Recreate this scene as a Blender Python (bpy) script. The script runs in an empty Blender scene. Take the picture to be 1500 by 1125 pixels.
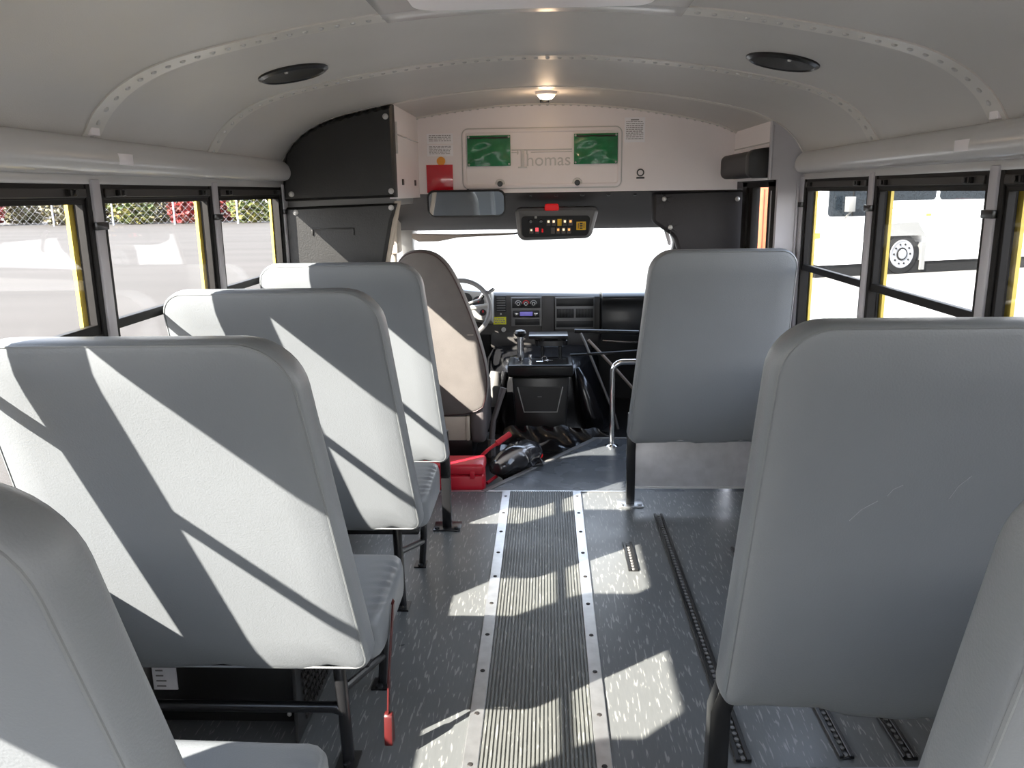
import bpy, bmesh, math, random
from mathutils import Vector, Matrix
random.seed(7)
C = bpy.context.scene.collection
PI = math.pi
W = 1.104            # half width of the cabin
# ------------------------------------------------------------------ materials
def mat(name, col, rough=0.5, metal=0.0, var=0.0, vscale=8.0, bump=0.0, bscale=200.0, coat=0.0, spec=0.5, emit=None, estr=0.0):
    m = bpy.data.materials.new(name); m.use_nodes = True
    nt = m.node_tree; b = nt.nodes['Principled BSDF']
    b.inputs['Base Color'].default_value = (*col, 1)
    b.inputs['Roughness'].default_value = rough
    b.inputs['Metallic'].default_value = metal
    b.inputs['Specular IOR Level'].default_value = spec
    if coat: b.inputs['Coat Weight'].default_value = coat
    if emit:
        b.inputs['Emission Color'].default_value = (*emit, 1); b.inputs['Emission Strength'].default_value = estr
    tc = nt.nodes.new('ShaderNodeTexCoord')
    if var:
        n = nt.nodes.new('ShaderNodeTexNoise'); n.inputs['Scale'].default_value = vscale; n.inputs['Detail'].default_value = 4
        nt.links.new(tc.outputs['Object'], n.inputs['Vector'])
        r = nt.nodes.new('ShaderNodeValToRGB')
        r.color_ramp.elements[0].position = .3; r.color_ramp.elements[1].position = .7
        r.color_ramp.elements[0].color = (*[max(0, c*(1-var)) for c in col], 1)
        r.color_ramp.elements[1].color = (*[min(1, c*(1+var)) for c in col], 1)
        nt.links.new(n.outputs['Fac'], r.inputs['Fac']); nt.links.new(r.outputs['Color'], b.inputs['Base Color'])
    if bump:
        n2 = nt.nodes.new('ShaderNodeTexNoise'); n2.inputs['Scale'].default_value = bscale; n2.inputs['Detail'].default_value = 3
        nt.links.new(tc.outputs['Object'], n2.inputs['Vector'])
        bp = nt.nodes.new('ShaderNodeBump'); bp.inputs['Strength'].default_value = bump; bp.inputs['Distance'].default_value = .002
        nt.links.new(n2.outputs['Fac'], bp.inputs['Height']); nt.links.new(bp.outputs['Normal'], b.inputs['Normal'])
    return m
def glassmat(name, tint=(1, 1, 1), gl=0.07, haze=0.0):
    m = bpy.data.materials.new(name); m.use_nodes = True; nt = m.node_tree; nt.nodes.clear()
    o = nt.nodes.new('ShaderNodeOutputMaterial')
    t = nt.nodes.new('ShaderNodeBsdfTransparent'); t.inputs[0].default_value = (*tint, 1)
    g = nt.nodes.new('ShaderNodeBsdfGlossy'); g.inputs['Roughness'].default_value = .02
    fr = nt.nodes.new('ShaderNodeLayerWeight'); fr.inputs['Blend'].default_value = .35
    mr = nt.nodes.new('ShaderNodeMapRange'); mr.inputs['To Min'].default_value = gl*.5; mr.inputs['To Max'].default_value = gl*2.6
    nt.links.new(fr.outputs['Facing'], mr.inputs['Value'])
    mx = nt.nodes.new('ShaderNodeMixShader')
    nt.links.new(mr.outputs['Result'], mx.inputs[0]); nt.links.new(t.outputs[0], mx.inputs[1]); nt.links.new(g.outputs[0], mx.inputs[2])
    last = mx
    if haze:
        d = nt.nodes.new('ShaderNodeBsdfDiffuse'); d.inputs[0].default_value = (.8, .8, .78, 1)
        n = nt.nodes.new('ShaderNodeTexNoise'); n.inputs['Scale'].default_value = 3
        mu = nt.nodes.new('ShaderNodeMath'); mu.operation = 'MULTIPLY'; mu.inputs[1].default_value = haze*2
        nt.links.new(n.outputs['Fac'], mu.inputs[0])
        m2 = nt.nodes.new('ShaderNodeMixShader')
        nt.links.new(mu.outputs[0], m2.inputs[0]); nt.links.new(mx.outputs[0], m2.inputs[1]); nt.links.new(d.outputs[0], m2.inputs[2]); last = m2
    nt.links.new(last.outputs[0], o.inputs[0])
    return m
M = {}
M['vinyl'] = mat('grey_vinyl', (.168, .178, .188), .42, var=.05, vscale=3, bump=.25, bscale=260, spec=.4)
M['vinyl_seam'] = mat('grey_vinyl_seam', (.16, .168, .172), .5, bump=.2)
M['frame'] = mat('black_seat_frame', (.012, .012, .013), .28, spec=.6)
M['ceil'] = mat('perforated_ceiling_steel', (.60, .575, .545), .5, var=.05, vscale=1.6, bump=.3, bscale=420)
M['rib'] = mat('ceiling_rib_paint', (.68, .65, .60), .35, var=.05, vscale=6)
M['rail'] = mat('rail_paint', (.60, .585, .57), .25, var=.03, vscale=4)
M['white'] = mat('white_painted_steel', (.90, .845, .845), .35, var=.03, vscale=3)
M['wall'] = mat('grey_wall_steel', (.46, .45, .44), .45, var=.04)
M['post'] = mat('window_post_paint', (.50, .48, .50), .4, var=.04)
M['blackf'] = mat('black_window_frame', (.0085, .0072, .0065), .55, var=.2, vscale=30, spec=.25)
M['darkgrey'] = mat('dark_grey_plastic', (.028, .025, .024), .5, spec=.3)
M['yellow'] = mat('yellow_body_paint', (.72, .53, .09), .4, var=.06)
M['pad'] = mat('black_quilted_pad', (.017, .0165, .016), .42, bump=.4, bscale=160, var=.15)
M['padbrown'] = mat('charcoal_pad', (.030, .027, .029), .55, bump=.3, bscale=160, var=.1)
M['headliner'] = mat('brown_headliner', (.034, .026, .024), .8, var=.08, bump=.3)
M['alu'] = mat('aluminium_strip', (.62, .63, .64), .32, metal=.85, var=.1, vscale=25)
M['chrome'] = mat('chrome', (.8, .8, .8), .12, metal=1)
M['rivet'] = mat('rivet_steel', (.55, .54, .52), .3, metal=.3)
M['rubber'] = mat('black_rubber', (.012, .012, .012), .33, var=.2, vscale=12, spec=.6)
M['blackvinyl'] = mat('shiny_black_vinyl', (.010, .010, .011), .2, bump=.5, bscale=14, spec=.7)
M['blackplastic'] = mat('black_plastic', (.012, .012, .012), .28)
M['dash'] = mat('dash_plastic', (.05, .046, .043), .5, bump=.2)
M['dashdark'] = mat('dash_dark', (.012, .012, .012), .4)
M['taupe'] = mat('taupe_fabric', (.15, .135, .125), .8, var=.06, vscale=12, bump=.5, bscale=300)
M['taupe_dark'] = mat('taupe_vinyl_edge', (.12, .105, .105), .5, bump=.3)
M['beige'] = mat('beige_fabric', (.52, .45, .37), .8, var=.08)
M['red'] = mat('red_plastic', (.55, .012, .03), .32, var=.05)
M['redlens'] = mat('red_lens', (.5, .01, .015), .25, emit=(1, .02, .02), estr=.05)
M['green'] = mat('green_plastic_pocket', (.012, .19, .06), .18, var=.25, vscale=14, bump=.9, bscale=12, coat=.8)
M['redcard'] = mat('red_card', (.56, .015, .03), .12, coat=.8, var=.06)
M['orange'] = mat('orange_sticker', (.85, .34, .03), .4)
M['orangebox'] = mat('orange_container_paint', (.30, .085, .035), .6, var=.1)
M['bare'] = mat('bare_kick_sheet', (.62, .61, .62), .38, metal=.35, var=.08, vscale=20)
M['coachgrey'] = mat('coach_grey_trim', (.13, .13, .125), .6)
M['coachrim'] = mat('coach_rim_metal', (.16, .165, .175), .45)
M['railgrey'] = mat('header_rail_grey', (.045, .040, .037), .5, spec=.3)
M['scratch'] = mat('scratch_mark', (.27, .28, .285), .6)
M['paper'] = mat('white_label_paper', (.93, .92, .95), .5)
M['print'] = mat('grey_print', (.25, .24, .25), .6)
M['printdark'] = mat('dark_print', (.05, .05, .05), .6)
M['mirror'] = mat('mirror_glass', (.72, .76, .78), .02, metal=1)
M['glass'] = glassmat('window_glass', (.97, .97, .96), .035)
M['wglass'] = glassmat('windshield_glass', (.98, .99, .98), .03, haze=.03)
M['lamp'] = mat('lit_lamp', (1, .8, .6), .4, emit=(1, .72, .42), estr=4)
M['visor'] = mat('visor_fabric', (.30, .25, .21), .8)
M['redstrap'] = mat('dark_red_strap', (.065, .007, .007), .4)
M['piping'] = mat('dark_piping', (.05, .022, .022), .5)
M['greypl'] = mat('grey_plastic', (.35, .34, .32), .4)
M['grey2'] = mat('mid_grey_plastic', (.16, .155, .15), .45)
M['glare_ground'] = mat('bright_glare_ground', (.20, .19, .175), .8, var=.06, vscale=.4)  # pavement glare painted as a paler base colour
M['coachwhite'] = mat('white_coach_paint', (.8, .8, .8), .3)
M['coachglass'] = mat('dark_coach_glass', (.012, .016, .02), .12, var=.5, vscale=40, spec=.35)
M['tyre'] = mat('tyre_rubber', (.006, .006, .006), .8, spec=.2)
M['galv'] = mat('galvanised_steel', (.36, .37, .41), .4, metal=.3)
M['plasticbag'] = mat('black_plastic_bag', (.03, .03, .033), .18, bump=1.0, bscale=24, coat=.6)
M['ledamber'] = mat('amber_switch_lamp', (.7, .25, .08), .3, emit=(1, .38, .10), estr=.28)
M['ledwhite'] = mat('warm_switch_lamp', (.8, .6, .4), .3, emit=(1, .7, .4), estr=.28)
M['ledred'] = mat('red_switch_lamp', (.7, .05, .06), .3, emit=(1, .06, .08), estr=.28)
M['switchgrey'] = mat('switch_body', (.10, .085, .08), .4)
M['switchyel'] = mat('yellow_switch', (.75, .45, .02), .4)
M['yellabel'] = mat('yellow_label', (.75, .72, .03), .45)
M['display'] = mat('radio_display', (.12, .10, .3), .2, emit=(.25, .22, .75), estr=.07)
M['grille'] = mat('heater_grille', (.02, .02, .02), .45)
def floormat(name, base, fleck, rough, thr=.615):
    m = bpy.data.materials.new(name); m.use_nodes = True; nt = m.node_tree; b = nt.nodes['Principled BSDF']
    tc = nt.nodes.new('ShaderNodeTexCoord'); mp = nt.nodes.new('ShaderNodeMapping')
    mp.inputs['Scale'].default_value = (135, 17, 10); mp.inputs['Rotation'].default_value = (0, 0, .12)
    n = nt.nodes.new('ShaderNodeTexNoise'); n.inputs['Scale'].default_value = 1.0; n.inputs['Detail'].default_value = 1.2; n.inputs['Distortion'].default_value = .5
    nt.links.new(tc.outputs['Object'], mp.inputs['Vector']); nt.links.new(mp.outputs['Vector'], n.inputs['Vector'])
    r = nt.nodes.new('ShaderNodeValToRGB'); e = r.color_ramp.elements
    e[0].position = 0; e[0].color = (*[c*.85 for c in base], 1); e[1].position = thr; e[1].color = (*base, 1)
    x = e.new(thr+.05); x.color = (*fleck, 1)
    nt.links.new(n.outputs['Fac'], r.inputs['Fac']); nt.links.new(r.outputs['Color'], b.inputs['Base Color'])
    n3 = nt.nodes.new('ShaderNodeTexNoise'); n3.inputs['Scale'].default_value = 6
    nt.links.new(tc.outputs['Object'], n3.inputs['Vector'])
    mr = nt.nodes.new('ShaderNodeMapRange'); mr.inputs['To Min'].default_value = rough-.08; mr.inputs['To Max'].default_value = rough+.12
    nt.links.new(n3.outputs['Fac'], mr.inputs['Value']); nt.links.new(mr.outputs['Result'], b.inputs['Roughness'])
    return m
M['floor'] = floormat('grey_flecked_floor', (.125, .13, .13), (.27, .27, .255), .30)
M['aisle'] = floormat('grey_ribbed_mat', (.135, .138, .13), (.28, .28, .255), .4, .64)
M['platform'] = floormat('dark_platform_sheet', (.085, .092, .10), (.15, .155, .16), .25, .7)
def groundmat():
    m = bpy.data.materials.new('asphalt'); m.use_nodes = True; nt = m.node_tree; b = nt.nodes['Principled BSDF']
    tc = nt.nodes.new('ShaderNodeTexCoord'); mp = nt.nodes.new('ShaderNodeMapping'); mp.inputs['Scale'].default_value = (.12, .5, 1)
    n = nt.nodes.new('ShaderNodeTexNoise'); n.inputs['Scale'].default_value = 1; n.inputs['Detail'].default_value = 6
    nt.links.new(tc.outputs['Object'], mp.inputs['Vector']); nt.links.new(mp.outputs['Vector'], n.inputs['Vector'])
    r = nt.nodes.new('ShaderNodeValToRGB'); e = r.color_ramp.elements
    e[0].position = .3; e[0].color = (.036, .029, .022, 1); e[1].position = .7; e[1].color = (.052, .043, .035, 1)
    nt.links.new(n.outputs['Fac'], r.inputs['Fac']); nt.links.new(r.outputs['Color'], b.inputs['Base Color'])
    b.inputs['Roughness'].default_value = .9
    return m
M['asphalt'] = groundmat()
def leafmat(name, c1, c2):
    m = bpy.data.materials.new(name); m.use_nodes = True; nt = m.node_tree; b = nt.nodes['Principled BSDF']
    tc = nt.nodes.new('ShaderNodeTexCoord'); n = nt.nodes.new('ShaderNodeTexNoise'); n.inputs['Scale'].default_value = 1.6; n.inputs['Detail'].default_value = 5
    nt.links.new(tc.outputs['Object'], n.inputs['Vector'])
    r = nt.nodes.new('ShaderNodeValToRGB'); e = r.color_ramp.elements
    e[0].position = .38; e[0].color = (*c1, 1); e[1].position = .62; e[1].color = (*c2, 1)
    nt.links.new(n.outputs['Fac'], r.inputs['Fac']); nt.links.new(r.outputs['Color'], b.inputs['Base Color'])
    b.inputs['Roughness'].default_value = .7
    return m
M['redleaf'] = leafmat('red_autumn_leaves', (.30, .02, .02), (.20, .07, .05))
M['greenleaf'] = leafmat('yellow_green_leaves', (.06, .10, .02), (.17, .15, .035))
M['oliveleaf'] = leafmat('dry_olive_leaves', (.12, .095, .055), (.15, .14, .07))
M['stem'] = mat('grey_brown_stems', (.16, .12, .09), .8)

# ------------------------------------------------------------------ mesh helper
class MB:
    def __init__(s): s.v = []; s.f = []
    def add(s, vs, fs):
        o = len(s.v); s.v += [Vector(v) for v in vs]; s.f += [tuple(i+o for i in f) for f in fs]; return s
    def box(s, a, b):
        x0, y0, z0 = [min(a[i], b[i]) for i in range(3)]; x1, y1, z1 = [max(a[i], b[i]) for i in range(3)]
        return s.add([(x0,y0,z0),(x1,y0,z0),(x1,y1,z0),(x0,y1,z0),(x0,y0,z1),(x1,y0,z1),(x1,y1,z1),(x0,y1,z1)],
                     [(0,3,2,1),(4,5,6,7),(0,1,5,4),(1,2,6,5),(2,3,7,6),(3,0,4,7)])
    def obox(s, c, size, rot):
        hx, hy, hz = [q/2 for q in size]
        vs = [Vector(c)+rot @ Vector(p) for p in [(-hx,-hy,-hz),(hx,-hy,-hz),(hx,hy,-hz),(-hx,hy,-hz),(-hx,-hy,hz),(hx,-hy,hz),(hx,hy,hz),(-hx,hy,hz)]]
        return s.add(vs, [(0,3,2,1),(4,5,6,7),(0,1,5,4),(1,2,6,5),(2,3,7,6),(3,0,4,7)])
    def loft(s, loops, cap=True, closed=True):
        n = len(loops[0]); vs = [p for l in loops for p in l]; fs = []
        for i in range(len(loops)-1):
            for j in range(n if closed else n-1):
                k = (j+1) % n
                fs.append((i*n+j, i*n+k, (i+1)*n+k, (i+1)*n+j))
        if cap and closed:
            fs.append(tuple(range(n-1, -1, -1))); fs.append(tuple((len(loops)-1)*n+j for j in range(n)))
        return s.add(vs, fs)
    def tube(s, pts, r, n=10, closed=False):
        pts = [Vector(p) for p in pts]; loops = []; m = len(pts)
        up = None
        for i, p in enumerate(pts):
            if closed: t = (pts[(i+1) % m]-pts[i-1]).normalized()
            else: t = (pts[min(i+1, m-1)]-pts[max(i-1, 0)]).normalized()
            if up is None:
                up = Vector((0, 0, 1)) if abs(t.z) < .9 else Vector((0, 1, 0))
            a = t.cross(up).normalized(); b = a.cross(t).normalized(); up = b
            rr = r[i] if isinstance(r, (list, tuple)) else r
            loops.append([p+a*math.cos(2*PI*j/n)*rr+b*math.sin(2*PI*j/n)*rr for j in range(n)])
        if closed: loops.append(loops[0]); return s.loft(loops, cap=False)
        return s.loft(loops)
    def rod(s, a, b, r, n=10): return s.tube([a, b], r, n)
    def lathe(s, prof, c, axis='z', n=24):
        loops = []
        for (r, h) in prof:
            l = []
            for j in range(n):
                a = 2*PI*j/n; u, w = r*math.cos(a), r*math.sin(a)
                if axis == 'z': p = (u, w, h)
                elif axis == 'y': p = (u, h, w)
                else: p = (h, u, w)
                l.append(Vector(c)+Vector(p))
            loops.append(l)
        return s.loft(loops)
    def prism(s, poly, y0, y1, ax='xz'):
        def P(p, d):
            if ax == 'xz': return (p[0], d, p[1])
            if ax == 'yz': return (d, p[0], p[1])
            return (p[0], p[1], d)
        return s.loft([[P(p, y0) for p in poly], [P(p, y1) for p in poly]])
    def ball(s, c, r, nu=10, nv=6, sc=(1, 1, 1)):
        loops = []
        for i in range(1, nv):
            a = PI*i/nv
            loops.append([Vector(c)+Vector((r*sc[0]*math.sin(a)*math.cos(2*PI*j/nu), r*sc[1]*math.sin(a)*math.sin(2*PI*j/nu), r*sc[2]*math.cos(a))) for j in range(nu)])
        return s.loft(loops)
    def build(s, name, m, parent=None, bevel=0, seg=2, smooth=True, local=False, angle=35):
        off = Vector((0, 0, 0))
        if parent is not None and not local:
            q = parent
            while q is not None: off += q.location; q = q.parent
        me = bpy.data.meshes.new(name)
        me.from_pydata([v-off for v in s.v], [], s.f)
        bm = bmesh.new(); bm.from_mesh(me)
        bmesh.ops.recalc_face_normals(bm, faces=bm.faces)
        if bevel:
            ed = [e for e in bm.edges if len(e.link_faces) == 2 and e.calc_face_angle(0) > .6]
            bmesh.ops.bevel(bm, geom=ed, offset=bevel, segments=seg, profile=.5, affect='EDGES', clamp_overlap=True)
        bm.to_mesh(me); bm.free()
        for mm in (m if isinstance(m, list) else [m]): me.materials.append(mm)
        if smooth:
            me.polygons.foreach_set('use_smooth', [True]*len(me.polygons))
            me.set_sharp_from_angle(angle=math.radians(angle))
        o = bpy.data.objects.new(name, me); C.objects.link(o)
        if parent is not None: o.parent = parent
        return o
def tag(o, label, cat, group=None, kind=None):
    o['label'] = label; o['category'] = cat
    if group: o['group'] = group
    if kind: o['kind'] = kind
    return o
def struct(o): o['kind'] = 'structure'; return o
def thing(name, label, cat, loc=(0, 0, 0), rz=0, group=None):
    o = bpy.data.objects.new(name, None); C.objects.link(o); o.empty_display_size = .05
    o.location = loc; o.rotation_euler = (0, 0, rz)
    return tag(o, label, cat, group)
def sempty(name, loc):
    o = bpy.data.objects.new(name, None); C.objects.link(o); o.empty_display_size = .05; o.location = loc
    return struct(o)
def copy_tree(o, parent=None):
    c = o.copy(); C.objects.link(c); c.parent = parent
    for ch in list(o.children): copy_tree(ch, c)
    return c
def arc(cx, cz, r, a0, a1, n=8):
    return [(cx+r*math.cos(a0+(a1-a0)*i/n), cz+r*math.sin(a0+(a1-a0)*i/n)) for i in range(n+1)]
def roundpoly(pts, rads, n=8):
    out = []; m = len(pts)
    for i in range(m):
        p = Vector(pts[i]); a = (Vector(pts[i-1])-p); b = (Vector(pts[(i+1) % m])-p); r = rads[i] if isinstance(rads, (list, tuple)) else rads
        a.normalize(); b.normalize(); ang = a.angle(b)
        if r <= 0: out.append(tuple(p)); continue
        d = r/math.tan(ang/2); c = p+(a+b).normalized()*(r/math.sin(ang/2))
        s0 = p+a*d-c; s1 = p+b*d-c
        a0 = math.atan2(s0.y, s0.x); a1 = math.atan2(s1.y, s1.x); da = (a1-a0+PI) % (2*PI)-PI
        out += [(c.x+r*math.cos(a0+da*k/n), c.y+r*math.sin(a0+da*k/n)) for k in range(n+1)]
    return out
def inset(poly, d):
    out = []; m = len(poly)
    ar = sum(poly[i][0]*poly[(i+1) % m][1]-poly[(i+1) % m][0]*poly[i][1] for i in range(m)); sg = 1 if ar > 0 else -1
    for i in range(m):
        p0, p1, p2 = Vector(poly[i-1]), Vector(poly[i]), Vector(poly[(i+1) % m])
        e1 = (p1-p0); e2 = (p2-p1)
        if e1.length < 1e-7: e1 = e2
        if e2.length < 1e-7: e2 = e1
        n = (Vector((-e1.y, e1.x)).normalized()+Vector((-e2.y, e2.x)).normalized())
        if n.length < 1e-6: n = Vector((-e1.y, e1.x))
        n.normalize(); out.append(tuple(p1+n*d*sg))
    return out
def text(txt, size, m, parent, loc, rot=(PI/2, 0, 0), extrude=.0005, name='lettering', align='CENTER'):
    cu = bpy.data.curves.new(name, 'FONT'); cu.body = txt; cu.size = size; cu.extrude = extrude; cu.align_x = align; cu.align_y = 'CENTER'
    t = bpy.data.objects.new(name+'_tmp', cu); C.objects.link(t)
    dg = bpy.context.evaluated_depsgraph_get(); me = bpy.data.meshes.new_from_object(t.evaluated_get(dg))
    bpy.data.objects.remove(t); bpy.data.curves.remove(cu)
    R = Matrix.Translation(Vector(loc)) @ Matrix.Rotation(rot[2], 4, 'Z') @ Matrix.Rotation(rot[1], 4, 'Y') @ Matrix.Rotation(rot[0], 4, 'X')
    off = Vector((0, 0, 0)); q = parent
    while q is not None: off += q.location; q = q.parent
    me.transform(Matrix.Translation(-off) @ R); me.materials.clear(); me.materials.append(m)
    o = bpy.data.objects.new(name, me); C.objects.link(o); o.parent = parent
    return o

# ------------------------------------------------------------------ ceiling profile
half = [(1.104, 1.585), (1.088, 1.606), (1.068, 1.640), (1.045, 1.667), (1.0, 1.706), (.93, 1.744), (.86, 1.768), (.78, 1.788), (.66, 1.812), (.52, 1.836), (.40, 1.852), (.25, 1.867), (.12, 1.874)]
prof0 = [(-x, z) for x, z in half]+[(0, 1.876)]+[(x, z) for x, z in reversed(half)]
def smoothpoly(p, it=2):
    for _ in range(it):
        q = [p[0]]
        for i in range(len(p)-1):
            a, b = p[i], p[i+1]
            q += [(a[0]*.75+b[0]*.25, a[1]*.75+b[1]*.25), (a[0]*.25+b[0]*.75, a[1]*.25+b[1]*.75)]
        q.append(p[-1]); p = q
    return p
prof = smoothpoly(prof0, 2)
def ceil_z(x):
    for (a, b) in zip(prof, prof[1:]):
        if a[0] <= x <= b[0]: return a[1]+(b[1]-a[1])*(x-a[0])/max(1e-9, b[0]-a[0])
    return prof[0][1]
def prof_off(d):
    out = []
    for i, p in enumerate(prof):
        a = Vector(prof[max(0, i-1)]); b = Vector(prof[min(len(prof)-1, i+1)]); t = (b-a).normalized(); n = Vector((-t.y, t.x))
        out.append((p[0]+n.x*d, p[1]+n.y*d))
    return out
YB = -1.02
m = MB(); o2 = prof_off(.05); poly = prof+list(reversed(o2))
m.loft([[(x, YB, z) for x, z in poly], [(x, 4.36, z) for x, z in poly]])
struct(m.build('ceiling', M['ceil']))
def rib(y, wd, tn, riv=True, idx=1):
    m = MB(); a = prof_off(-tn); b = prof_off(.005); pl = a+list(reversed(b))
    m.loft([[(x, y-wd/2, z) for x, z in pl], [(x, y+wd/2, z) for x, z in pl]])
    o = struct(m.build('trim_%d' % idx, M['rib']))
    if riv:
        r = MB(); acc = 0; nxt = .02; inner = prof_off(-tn)
        for i in range(len(inner)-1):
            p, q = Vector(inner[i]), Vector(inner[i+1]); L = (q-p).length; t = (q-p).normalized(); n = Vector((t.y, -t.x))
            while nxt < acc+L:
                c = p+t*(nxt-acc); r1 = .0075
                vs = []
                for (rr, hh) in ((r1, 0), (r1*.85, .003), (r1*.4, .0048)):
                    for k in range(7):
                        an = 2*PI*k/7
                        q2 = c+t*(rr*math.cos(an))+n*hh
                        vs.append((q2.x, y+rr*math.sin(an), q2.y))
                r.loft([vs[0:7], vs[7:14], vs[14:21]])
                nxt += .0385
            acc += L
        r.build('rivets', M['rivet'], o)
    return o
tn = 1
for y in (-.978, -.216, .546, 1.308, 2.07, 2.832):
    rib(y, .078, .004, True, tn); tn += 1
rib(3.62, .05, .003, False, tn); tn += 1
rib(4.285, .03, .006, True, tn); tn += 1

# ------------------------------------------------------------------ floor
m = MB(); m.box((-W, YB, -.06), (W, 3.87, 0)); struct(m.build('floor', M['floor']))
# ribbed aisle mat
x0, x1 = -.155, .150; n = 27; p = (x1-x0)/n; top = []
for i in range(n):
    a = x0+i*p; top += [(a, .0015), (a+p*.18, .0015), (a+p*.30, .006), (a+p*.82, .006), (a+p*.94, .0015)]
top.append((x1, .0015))
pl = top+[(x1, -.002), (x0, -.002)]
m = MB(); m.loft([[(x, YB+.02, z) for x, z in pl], [(x, 3.862, z) for x, z in pl]])
tag(m.build('aisle_mat', M['aisle'], smooth=False), 'grey ribbed rubber mat running down the middle of the aisle', 'mat')
for sx, (a, b), side in ((-1, (-.197, -.155), 'left'), (1, (.150, .192), 'right')):
    t = thing('floor_strip', 'flat aluminium edging strip with screws along the %s edge of the ribbed aisle mat' % side, 'metal strip', ((a+b)/2, 1.1, 0), group='strips edging the aisle mat')
    m = MB(); m.box((a, YB+.02, .0005), (b, 3.862, .0075)); m.build('strip', M['alu'], t, bevel=.002, seg=1)
    y = 1.42
    while y < 3.86:
        s = MB(); s.lathe([(.008, 0), (.007, .002), (.003, .003)], ((a+b)/2, y, .0072), n=10); s.build('screw', M['darkgrey'], t); y += .215
# platform by the cab
poly = [(-.302, 3.87), (.308, 4.775), (1.09, 4.775), (1.09, 3.87)]
m = MB(); m.prism(poly, -.16, 0, 'xy'); tag(m.build('platform', M['platform']), 'dark grey floor platform with a slanted edge beside the driver area', 'platform', kind='structure')
m = MB(); m.box((-.64, 3.858, .0005), (.42, 3.880, .004)); struct(m.build('trim_%d' % tn, M['alu'], bevel=.001)); tn += 1
d = Vector((.61, .905, 0)).normalized(); nrm = Vector((d.y, -d.x, 0))
m = MB(); A = Vector((-.302, 3.87, 0)); B = Vector((.308, 4.775, 0))
q = [A-nrm*.003, A+nrm*.028, B+nrm*.028, B-nrm*.003]
m.loft([[(v.x, v.y, -.03) for v in q], [(v.x, v.y, .005) for v in q]]); struct(m.build('trim_%d' % tn, M['grey2'], bevel=.002)); tn += 1
m = MB(); m.box((.3, 4.76, -.03), (1.09, 4.785, .005)); struct(m.build('trim_%d' % tn, M['grey2'], bevel=.002)); tn += 1
# cab floor, black rubber
m = MB(); m.box((-1.1, 3.881, -.22), (.29, 6.0, -.06)); m.box((.29, 4.80, -.22), (1.1, 6.0, -.06)); struct(m.build('cab_floor', M['rubber']))
def track(xa, xb, ya, yb, label):
    t = thing('floor_track', label, 'floor track', ((xa+xb)/2, (ya+yb)/2, 0), group='black anchor tracks in the floor')
    m = MB(); w = xb-xa
    m.box((xa, ya, .0005), (xb, yb, .004)); m.box((xa, ya, .002), (xa+w*.30, yb, .011)); m.box((xb-w*.30, ya, .002), (xb, yb, .011))
    m.build('rail', M['blackplastic'], t, bevel=.0015, seg=1)
    y = ya+.012; s = MB()
    while y < yb-.008:
        s.lathe([(w*.20, 0), (w*.16, .0035)], ((xa+xb)/2, y, .004), n=8); y += .025
    s.build('slot_studs', M['grey2'], t)
track(.512, .553, 1.88, 3.56, 'long black slotted floor track running from the right barrier back beside the large right seat')
track(.342, .381, 2.985, 3.245, 'short black slotted floor track lying alone right of the aisle')
track(.783, .822, 1.90, 3.2, 'black slotted floor track under the large right seat, nearer the aisle')
track(.945, .984, 1.90, 3.2, 'black slotted floor track under the large right seat, nearer the wall')

# ------------------------------------------------------------------ walls, posts, windows
posts_y = [-.978, -.216, .546, 1.308, 2.07, 2.832, 3.594]
ZS, ZT = .70, 1.486
def side(s, nm):
    X = lambda v: s*v
    m = MB(); m.box((X(W), YB, -.05), (X(1.150), 3.66, ZS)); struct(m.build('wall_%s' % nm, M['wall']))
    m = MB(); m.box((X(1.1505), YB, -.4), (X(1.16), 3.66, ZS)); m.box((X(1.1505), YB, 1.475), (X(1.16), 3.66, 1.72))
    struct(m.build('wall_%s_skin' % nm, M['yellow']))
    m = MB(); m.box((X(W), YB, ZT), (X(1.150), 3.66, 1.64)); struct(m.build('wall_%s_header' % nm, M['rail']))
    m = MB(); m.box((X(W-.006), YB, ZT-.002), (X(W+.004), 3.64, ZT+.022)); struct(m.build('wall_%s_ledge' % nm, M['rail'], bevel=.002))
side(-1, 'left'); side(1, 'right')
def railseg(s, ya, yb, zo, idx, end):
    pr = [(1.104, 1.597), (1.090, 1.596), (1.074, 1.588), (1.060, 1.573), (1.053, 1.552), (1.053, 1.535), (1.060, 1.519), (1.072, 1.511), (1.104, 1.507)]
    pr = smoothpoly(pr, 1); loops = []
    ys = [ya, yb]
    if end:
        ys = [ya]+[yb-.05+.05*math.sin(PI/2*k/6) for k in range(7)]
    for i, y in enumerate(ys):
        f = 1
        if end and i > 0: f = max(.05, math.sqrt(max(0, 1-((y-(yb-.05))/.05)**2)))
        loops.append([(s*(1.104-(1.104-x+zo)*(.55+.45*f)), y, 1.552+(z-1.552)*(.35+.65*f)) for x, z in pr])
    m = MB(); m.loft(loops); o = struct(m.build('trim_%d' % idx, M['rail']))
    return o
for s, nm in ((-1, 'left'), (1, 'right')):
    railseg(s, YB, 2.105, .009, tn, False); tn += 1
    r_ = railseg(s, 2.105, 3.60, 0, tn, True); tn += 1
    m = MB(); m.box((s*1.0545, 2.112, 1.532), (s*1.0495, 2.19, 1.560)); m.build('cover_tab', M['white'], r_, bevel=.001)
    m = MB(); m.box((s*(W-.012), 2.05, 1.60), (s*(W-.028), 2.09, 1.63)); m.build('bracket', M['white'], r_, bevel=.003)
WN = 1
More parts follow.
